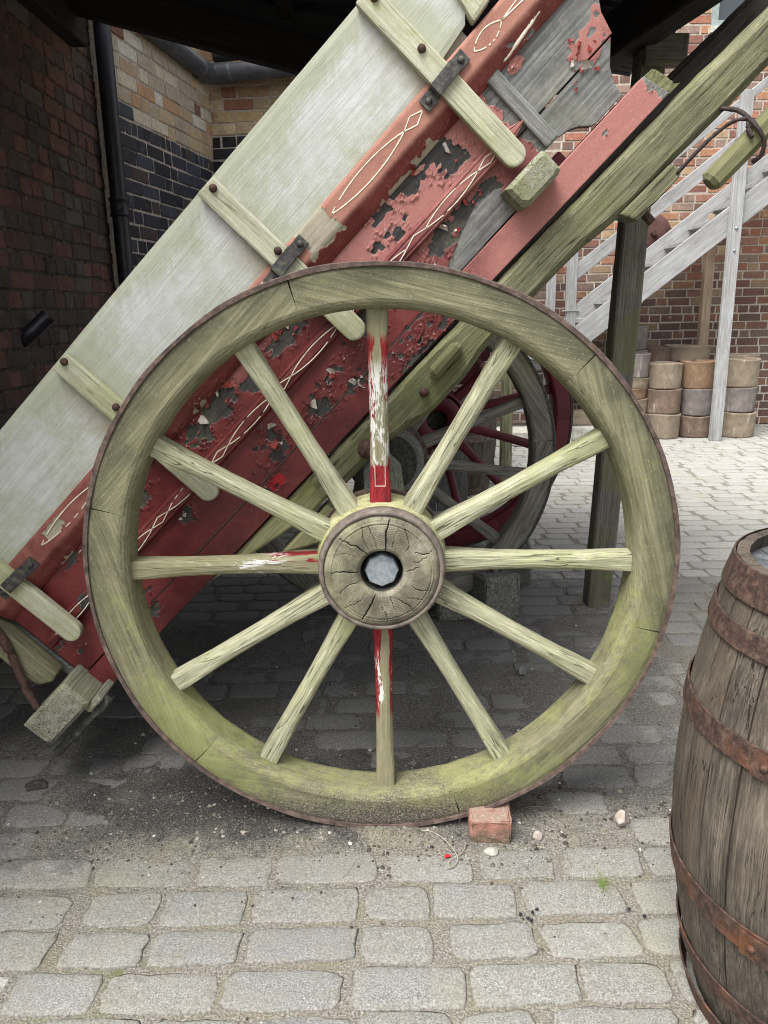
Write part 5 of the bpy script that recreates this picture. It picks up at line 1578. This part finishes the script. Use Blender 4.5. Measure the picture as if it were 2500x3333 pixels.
M_straw = simple('straw', s(120, 112, 88), s(164, 154, 126), 30, 0.8)
rg = random.Random(21); V = []; F = []
for _ in range(120):
    x, y = (rg.gauss(0.05, 0.5), rg.gauss(1.80, 0.14)) if rg.random() < 0.7 else (rg.uniform(-1, 0.9), rg.uniform(1.2, 3.0))
    L = rg.uniform(0.006, 0.024) if rg.random() < 0.93 else rg.uniform(0.05, 0.09); a = rg.uniform(0, 6.28); w = rg.uniform(0.0004, 0.0009)
    z = max(float(ground_h(np.array(x), np.array(y))), 0.0) + 0.003
    st = []
    bend = rg.uniform(-0.6, 0.6)
    for i in range(4):
        tt = i / 3; aa = a + bend * tt
        px, py = x + L * tt * math.cos(aa), y + L * tt * math.sin(aa)
        st.append([(px - w * math.sin(aa), py + w * math.cos(aa), z), (px + w * math.sin(aa), py - w * math.cos(aa), z), (px, py, z + 2 * w)])
    v_, f_ = loft(st); b = len(V); V += v_; F += [tuple(b + i for i in q) for q in f_]
o = obj('straw', mesh('straw', V, F, M_straw), None, kind='stuff'); o['label'] = 'short bits of straw and twig lying on the soil'; o['category'] = 'straw'

# tufts of grass in the joints
M_grass = simple('grass_blades', s(66, 92, 32), s(124, 142, 62), 20, 0.7)
def tuft(name, label, x, y, n, h, spread, seed, cat='grass', group=None):
    rg = random.Random(seed); V = []; F = []
    for _ in range(n):
        bx_, by_ = x + rg.gauss(0, spread), y + rg.gauss(0, spread * 0.7); a = rg.uniform(0, 6.28); H_ = h * rg.uniform(0.4, 1.1); lean = rg.uniform(0.2, 1.1) * H_; w = rg.uniform(0.0006, 0.0013)
        b = len(V)
        for i in range(4):
            t_ = i / 3; px = bx_ + lean * t_ * t_ * math.cos(a); py = by_ + lean * t_ * t_ * math.sin(a); pz = -0.012 + H_ * t_ * (1 - 0.25 * t_)
            ww = w * (1 - 0.8 * t_)
            V += [(px - ww * math.sin(a), py + ww * math.cos(a), pz), (px + ww * math.sin(a), py - ww * math.cos(a), pz)]
        F += [(b + 2 * i, b + 2 * i + 1, b + 2 * i + 3, b + 2 * i + 2) for i in range(3)]
    o = obj(name, mesh(name, V, F, M_grass), None)
    return tag(o, label, cat, group)
tuft('grass_tuft', 'wispy tuft of grass between setts left of the barrel', 0.505, 1.555, 46, 0.05, 0.012, 1)
tuft('moss_tuft', 'bright green cushion of moss between two setts at the bottom', 0.233, 1.264, 420, 0.014, 0.016, 2, 'moss')
tuft('moss_tuft', 'low moss at the front edge left of centre', -0.586, 1.232, 260, 0.013, 0.016, 3, 'moss')
tuft('moss_tuft', 'small moss patch at the bottom left corner', -0.71, 1.235, 150, 0.012, 0.014, 4, 'moss')
tuft('weed', 'small green weed growing behind the wedged brick', 0.358, 1.885, 34, 0.035, 0.010, 5, 'weed')
tuft('grass_tuft', 'dry tuft in the dark soil at the far left', -0.924, 2.05, 30, 0.028, 0.012, 6)
rock('soil_clod', 'dark clod of soil on the ground at the left', 'clod', (-1.04, 1.995, -0.01), (0.07, 0.05, 0.028), simple('dark_soil', s(44, 42, 40), s(78, 74, 68), 90, 0.95, bump=0.9, dist=0.006), 17, noise_amp=0.5)
rg = random.Random(5)
M_coal = simple('coal', s(18, 18, 20), s(44, 44, 48), 80, 0.5)
for i, (x, y) in enumerate(((0.297, 1.468), (0.312, 1.455), (0.325, 1.472), (0.318, 1.448), (0.337, 1.482), (0.548, 1.478), (0.578, 1.455), (0.108, 1.70))):
    lab = 'one of five black coal crumbs clustered on the setts below the brick' if i < 5 else ('black coal crumb by the grass tuft left of the barrel', 'black coal crumb nearest the barrel on the setts', 'black coal crumb by the loop of cord')[i - 5]
    rock('coal_crumb', lab, 'coal', (x, y, 0.0), (0.010, 0.009, 0.008), M_coal, 40 + i, group='coal crumbs clustered on the setts' if i < 5 else None, sub=2)

# ------------------------------------------------------------------ hanging pole and the wire that holds it
pole = timber('pole', (0.80, 2.0, 1.628), (1.50, 2.0, 2.36), 0.052, 0.05, M_pole, None, c=0.013, n=8, jit=0.001)
tag(pole, 'thin moss-green pole hanging under the raised shaft', 'pole')
M_wire = simple('rusty_wire', s(34, 28, 27), s(66, 54, 50), 90, 0.8)
w = thing('wire_tie', 'twisted rusty wire tying the green pole to the shaft', 'wire', (0.85, 2.0, 1.7))
def wire(pts, r, sd_):
    P = smooth_path([Vector(p) - Vector((0.85, 2.0, 1.7)) for p in pts], 6)
    V, F = tube(P, r, 8, None, 0.14, sd_); return obj('wire', mesh('wire', V, F, M_wire, True), w)
wire([(0.742, 2.06, 1.662), (0.79, 2.03, 1.72), (0.825, 2.02, 1.752), (0.85, 2.0, 1.768), (0.878, 1.985, 1.768), (0.888, 1.975, 1.755)], 0.0048, 1)
wire([(0.842, 2.07, 1.81), (0.868, 2.04, 1.80), (0.884, 2.01, 1.778), (0.876, 1.985, 1.764), (0.872, 1.975, 1.745), (0.88, 1.965, 1.725)], 0.0055, 2)
wire([(0.872, 1.985, 1.772), (0.884, 1.968, 1.752), (0.896, 1.962, 1.735), (0.908, 1.964, 1.712), (0.909, 1.975, 1.688), (0.90, 1.995, 1.676)], 0.0055, 3)

# ------------------------------------------------------------------ stone blocks behind
def stone_mat():
    g = G('rough_stone')
    p = g.pos(); a = g.noise(p, 90, 5, 0.7); b = g.noise(p, 8, 4, 0.6)
    col = g.ramp(a, [(0.3, s(76, 76, 70)), (0.5, s(112, 111, 102)), (0.7, s(150, 148, 138))])
    col = g.mix(g.mth('MULTIPLY', g.step(b, 0.45, 0.7), 0.5), col, s(84, 86, 70))
    return g.done(col, 0.92, g.bump(g.mth('ADD', a, b), 0.8, 0.008), spec=0.15)
M_stone = stone_mat()
def block(name, label, loc, size, rz, seed, hook=True):
    t = thing(name, label, 'block', loc, (0, 0, rz))
    o = obj('body', box_mesh('body', *size, 0.022, M_stone, 3, 0.003, seed, 2), t, (0, 0, size[2] / 2 - 0.01))
    if hook:
        P = smooth_path([(-0.02, -0.03, size[2] - 0.03), (-0.02, -0.03, size[2] + 0.05), (0.0, -0.03, size[2] + 0.085), (0.03, -0.02, size[2] + 0.08), (0.04, -0.01, size[2] + 0.05)], 5)
        V, F = tube(P, 0.009, 8); obj('iron_hook', mesh('iron_hook', V, F, M_rustbolt, True), t)
    return t
block('stone_block', 'squared stone block with an iron hook beside the far wheel', (0.485, 3.28, 0), (0.18, 0.20, 0.215), R(22), 3)
block('stone_block', 'lower stone block half hidden behind the hub and spokes', (0.30, 3.30, 0), (0.16, 0.2, 0.10), R(8), 6, False)
block('stone_block', 'rounded stone block with hook further back near the shed post', (0.665, 3.72, 0), (0.15, 0.17, 0.20), R(-6), 9)

# short post and boards behind the wheels
tt = tag(timber('short_post', (0.955, 5.9, 0), (0.955, 5.9, 1.02), 0.085, 0.085, M_shaft, None, c=0.006), 'short greenish wooden post standing right of the grey barrel', 'post')
cr = thing('crate', 'dark plank crate standing in front of the grey barrel', 'crate', (0.42, 5.2, 0))
for i in range(4):
    timber('plank', (0.20 + i * 0.105, 5.05, 0.02), (0.20 + i * 0.105, 5.05, 0.42), 0.098, 0.02, M_greywood, cr, c=0.003, roll=R(0))
timber('rail', (0.15, 5.07, 0.10), (0.57, 5.07, 0.10), 0.02, 0.06, M_greywood, cr, c=0.003)
timber('rail', (0.15, 5.07, 0.36), (0.57, 5.07, 0.36), 0.02, 0.06, M_greywood, cr, c=0.003)

# ------------------------------------------------------------------ stone step and bench at the far side of the yard
M_step = simple('pale_step_stone', s(150, 148, 136), s(196, 194, 184), 22, 0.9, bump=0.5)
tag(obj('stone_step', box_mesh('stone_step', 2.2, 0.75, 0.135, 0.012, M_step, 2, 0.002, 2, 2), None, (0.78, 7.95, 0.067)), 'long pale stone step along the far side of the yard', 'step')
M_palewood = wood('pale_new_timber', s(122, 121, 118), s(150, 150, 149), s(174, 175, 176), None, grain=0.6, crack=0.15, speck=0.05, bump=0.3)
M_tanwood = wood('tan_timber', s(134, 116, 98), s(164, 144, 124), s(186, 168, 148), None, grain=0.6, crack=0.3, speck=0.05)
bn = thing('bench', 'low pale timber bench on the stone step behind the wheels', 'bench', (1.2, 8.2, 0.134))
timber('seat_board', (0.45, 8.12, 0.315), (1.75, 8.12, 0.315), 0.30, 0.05, M_palewood, bn, c=0.004)
for x in (0.55, 1.65): timber('leg', (x, 8.15, 0.134), (x, 8.15, 0.29), 0.08, 0.24, M_greywood, bn)
timber('back_board', (0.45, 8.38, 0.74), (1.75, 8.38, 0.74), 0.04, 0.10, M_palewood, bn, c=0.004)
for x in (0.55, 1.65): timber('back_post', (x, 8.40, 0.134), (x, 8.40, 0.78), 0.05, 0.06, M_greywood, bn)

# ------------------------------------------------------------------ timber stairs against the far wall
stt = thing('stairs', 'pale timber staircase with board rails rising to the right against the brick wall', 'stairs', (2.6, 8.1, 0))
SLP = 0.766
def sz(x, z0): return z0 + SLP * (x - 1.936)
for yy, nm in ((7.78, 'near'), (8.62, 'far')):
    for z0, hgt, th, pn in ((1.035, 0.215, 0.045, 'stringer'), (1.316, 0.105, 0.028, 'rail'), (1.69, 0.125, 0.028, 'rail'), (2.045, 0.07, 0.06, 'handrail')):
        if nm == 'far' and pn != 'stringer': continue
        xa = 1.60 if pn == 'stringer' else 1.86
        timber(pn, (xa, yy, sz(xa, z0)), (4.6, yy, sz(4.6, z0)), th, hgt, M_palewood, stt, c=0.004, n=6)
    timber('newel_post', (1.865 if nm == 'near' else 1.845, yy + 0.02, 0), (1.865 if nm == 'near' else 1.845, yy + 0.02, 2.12), 0.09, 0.09, M_palewood, stt, c=0.004)
timber('newel_cap', (1.79, 7.80, 1.30), (1.94, 7.80, 1.30), 0.11, 0.012, M_palewood, stt, c=0.002)
for k in range(15):
    x = 1.62 + 0.24 * k; z = sz(x, 1.05) + 0.02
    timber('tread', (x + 0.10, 7.80, z), (x + 0.10, 8.60, z), 0.27, 0.04, M_step if False else M_palewood, stt, c=0.003)
timber('support_post', (3.372, 7.725, 0), (3.372, 7.725, 3.22), 0.115, 0.05, M_palewood, stt, c=0.004)
timber('support_post', (3.515, 8.6, 0), (3.515, 8.6, 2.25), 0.10, 0.08, M_tanwood, stt, c=0.004)
for z in (1.83, 2.03):
    V, F = lathe([(0.0001, -0.008), (0.014, -0.006), (0.016, 0.0)], 12, 'Y')
    obj('coach_screw', mesh('coach_screw', V, F, M_steel, True), stt, Vector((3.38, 7.698, z)) - stt.location)

# iron wall plate and window
pp = thing('wall_plate', 'round rusty iron tie plate bolted to the brick wall behind the stairs', 'plate', (2.95, 8.775, 2.09))
obj('disc', mesh('disc', *lathe([(0.0001, -0.02), (0.12, -0.018), (0.19, -0.004), (0.2, 0.01)], 40, 'Y'), simple('brown_iron', s(70, 48, 44), s(96, 68, 62), 20, 0.7), True), pp)
obj('nut', mesh('nut', *lathe([(0.0001, -0.06), (0.03, -0.06), (0.035, -0.02)], 6, 'Y'), M_rustbolt), pp)
tag(obj('red_rag', box_mesh('red_rag', 0.09, 0.012, 0.10, 0.004, M_redscrap, 1, 0.012, 4, 2), None, (2.21, 8.76, 1.33)), 'scrap of bright red on the brick wall by the stair newel', 'rag')
win = thing('window', 'dark sash window high on the brick wall at the top right', 'window', (3.80, 8.76, 4.05))
M_winframe = simple('grey_green_frame', s(120, 132, 130), s(150, 160, 158), 20, 0.6)
def wb(nm, x0, x1, z0, z1, y0, y1, m): return obj(nm, box_mesh(nm, x1 - x0, y1 - y0, z1 - z0, 0.004, m), win, ((x0 + x1) / 2, (y0 + y1) / 2, (z0 + z1) / 2))
wb('sill', -0.42, 0.42, -0.06, 0.0, -0.04, 0.06, M_step)
wb('frame', -0.40, -0.34, 0.0, 1.1, -0.01, 0.06, M_winframe); wb('frame', 0.34, 0.40, 0.0, 1.1, -0.01, 0.06, M_winframe)
wb('frame', -0.34, 0.34, 0.0, 0.06, -0.008, 0.06, M_winframe); wb('glazing_bar', -0.03, 0.0, 0.06, 1.1, 0.0, 0.05, M_winframe)
gg = G('window_glass'); M_glass = gg.done(s(54, 60, 64), 0.08, None, 0.0, 0.8)
wb('pane', -0.34, -0.03, 0.06, 1.1, 0.025, 0.032, M_glass); wb('pane', 0.0, 0.34, 0.06, 1.1, 0.025, 0.032, M_glass)

# ------------------------------------------------------------------ stacked saggars under the stairs
def sag_mat(name, a, b, c):
    g = G(name)
    p = g.own(); n = g.noise(p, 16, 5, 0.65); m = g.noise(g.map(p, (20, 20, 4)), 1, 4, 0.6); st = g.noise(p, 4, 4, 0.6)
    col = g.ramp(n, [(0.3, a), (0.55, b), (0.75, c)])
    col = g.mix(g.mth('MULTIPLY', g.step(m, 0.6, 0.72), 0.4), col, s(214, 206, 194))
    col = g.mix(g.mth('MULTIPLY', g.step(st, 0.5, 0.7), 0.45), col, s(86, 78, 72))
    return g.done(col, 0.85, g.bump(n, 0.5, 0.006), spec=0.2)
SAG = {'buff': sag_mat('buff_fireclay', s(116, 104, 90), s(140, 127, 110), s(162, 149, 130)), 'brown': sag_mat('brown_fireclay', s(98, 82, 72), s(122, 104, 92), s(142, 126, 112)),
       'grey': sag_mat('grey_fireclay', s(102, 96, 94), s(126, 118, 114), s(148, 140, 134)), 'orange': sag_mat('orange_fireclay', s(114, 92, 74), s(132, 107, 86), s(150, 128, 106))}
def saggar(label, x, y, z, r, h, m, seed, tilt=0):
    pr = [(0.0001, 0.0), (r * 0.95, 0.0), (r * 0.965, h * 0.06), (r * 0.985, h * 0.5), (r, h * 0.90), (r * 1.02, h * 0.95), (r * 1.02, h), (r * 0.88, h), (r * 0.87, h * 0.92), (r * 0.85, h * 0.3), (0.0001, h * 0.25)]
    V, F = lathe(pr, 32); rg = random.Random(seed); el = rg.uniform(-0.03, 0.03); ph = rg.uniform(0, 6)
    V = [(vx * (1 + el) + 0.004 * math.sin(3 * math.atan2(vy, vx) + ph), vy * (1 - el), vz + 0.004 * math.sin(2 * math.atan2(vy, vx) + ph) * (vz > h * 0.5)) for vx, vy, vz in V]
    o = obj('saggar', mesh('saggar', V, F, SAG[m], True), None, (x, y, z), (0, tilt, rg.uniform(0, 6)))
    return tag(o, label, 'saggar', 'fireclay saggars stacked under the stairs')
COLS = [  # x, y, radius, [(height, material, label)]
    (2.93, 8.02, 0.178, [(0.255, 'buff', 'bottom saggar of the buff stack right of the shed post'), (0.255, 'brown', 'middle dark brown saggar of the stack right of the shed post'), (0.26, 'buff', 'top buff saggar of the stack right of the shed post')]),
    (3.285, 8.06, 0.172, [(0.225, 'brown', 'bottom brown saggar of the stack left of the stair post'), (0.275, 'grey', 'grey saggar under the orange one beside the stair post'), (0.285, 'orange', 'orange open saggar on top of the stack left of the stair post')]),
    (3.70, 8.02, 0.185, [(0.26, 'buff', 'bottom pale saggar of the rightmost stack'), (0.255, 'grey', 'middle grey saggar of the rightmost stack'), (0.285, 'buff', 'top buff saggar of the rightmost stack')]),
    (2.60, 8.06, 0.165, [(0.24, 'brown', 'lowest saggar of the stack behind the shed post'), (0.17, 'buff', 'pale shallow saggar second in the stack behind the shed post'), (0.105, 'orange', 'thin orange saggar in the stack behind the shed post'), (0.11, 'buff', 'thin buff saggar in the stack behind the shed post'), (0.245, 'grey', 'tall grey saggar on the stack behind the shed post')]),
    (2.66, 8.46, 0.20, [(0.30, 'brown', 'hidden lower saggar at the wall behind the shed post'), (0.29, 'brown', 'second saggar at the wall behind the shed post'), (0.29, 'grey', 'third saggar at the wall behind the shed post'), (0.25, 'grey', 'large grey saggar highest against the wall')]),
    (2.97, 8.46, 0.17, [(0.30, 'brown', 'hidden saggar at the wall behind the buff stack'), (0.29, 'brown', 'dark saggar at the wall behind the buff stack'), (0.15, 'brown', 'low dark saggar in the back row behind the buff stack'), (0.17, 'brown', 'dark brown saggar in the back row beside the flat one')]),
    (3.30, 8.44, 0.235, [(0.28, 'brown', 'wide saggar at the floor in the back row'), (0.28, 'brown', 'wide brown saggar in the back row'), (0.20, 'brown', 'wide brown saggar under the flat topped one'), (0.16, 'buff', 'flat wide buff saggar on top of the back row')]),
    (3.86, 8.42, 0.19, [(0.40, 'grey', 'tall grey saggar behind the rightmost stack'), (0.42, 'buff', 'pale saggar lid just seen behind the rightmost stack')]),
]
for ci, (x, y, r, L) in enumerate(COLS):
    z = 0.0
    for k, (h, m, lab) in enumerate(L):
        saggar(lab, x + random.uniform(-.012, .012), y + random.uniform(-.01, .01), z, r * (1 + random.uniform(-.03, .03)), h - 0.004, m, ci * 10 + k)
        z += h
tag(obj('firebrick', box_mesh('firebrick', 0.34, 0.24, 0.14, 0.01, SAG['buff'], 2, 0.003, 3, 1), None, (2.13, 8.15, 0.205)), 'yellowish fireclay block standing by the foot of the stairs', 'block')
tag(obj('firebrick_slab', box_mesh('firebrick_slab', 0.5, 0.5, 0.13, 0.012, M_step, 2, 0.003, 3, 1), None, (2.15, 8.15, 0.064)), 'pale stone slab under the yellowish block by the stairs', 'slab')

# short black pipe stub sticking out of the dark left wall
stub = thing('pipe_stub', 'short black pipe stub sticking out of the dark left brick wall', 'pipe', (-1.55, 3.42, 1.30))
V, F = tube([(-0.02, 0.0, -0.06), (0.03, 0.03, -0.02), (0.085, 0.06, 0.035)], 0.034, 18)
F = F[:-1]                                     # open mouth
obj('pipe', mesh('pipe', V, F, M_pipe, True), stub)
V, F = lathe([(0.028, 0.0), (0.036, 0.0), (0.036, 0.012), (0.028, 0.012)], 18, 'Z', True)
m4 = Matrix.Translation((0.086, 0.0605, 0.036)) @ Vector((0.055, 0.03, 0.055)).to_track_quat('Z', 'Y').to_matrix().to_4x4()
obj('pipe_lip', mesh('pipe_lip', [tuple(m4 @ Vector(v)) for v in V], F, M_pipe), stub)
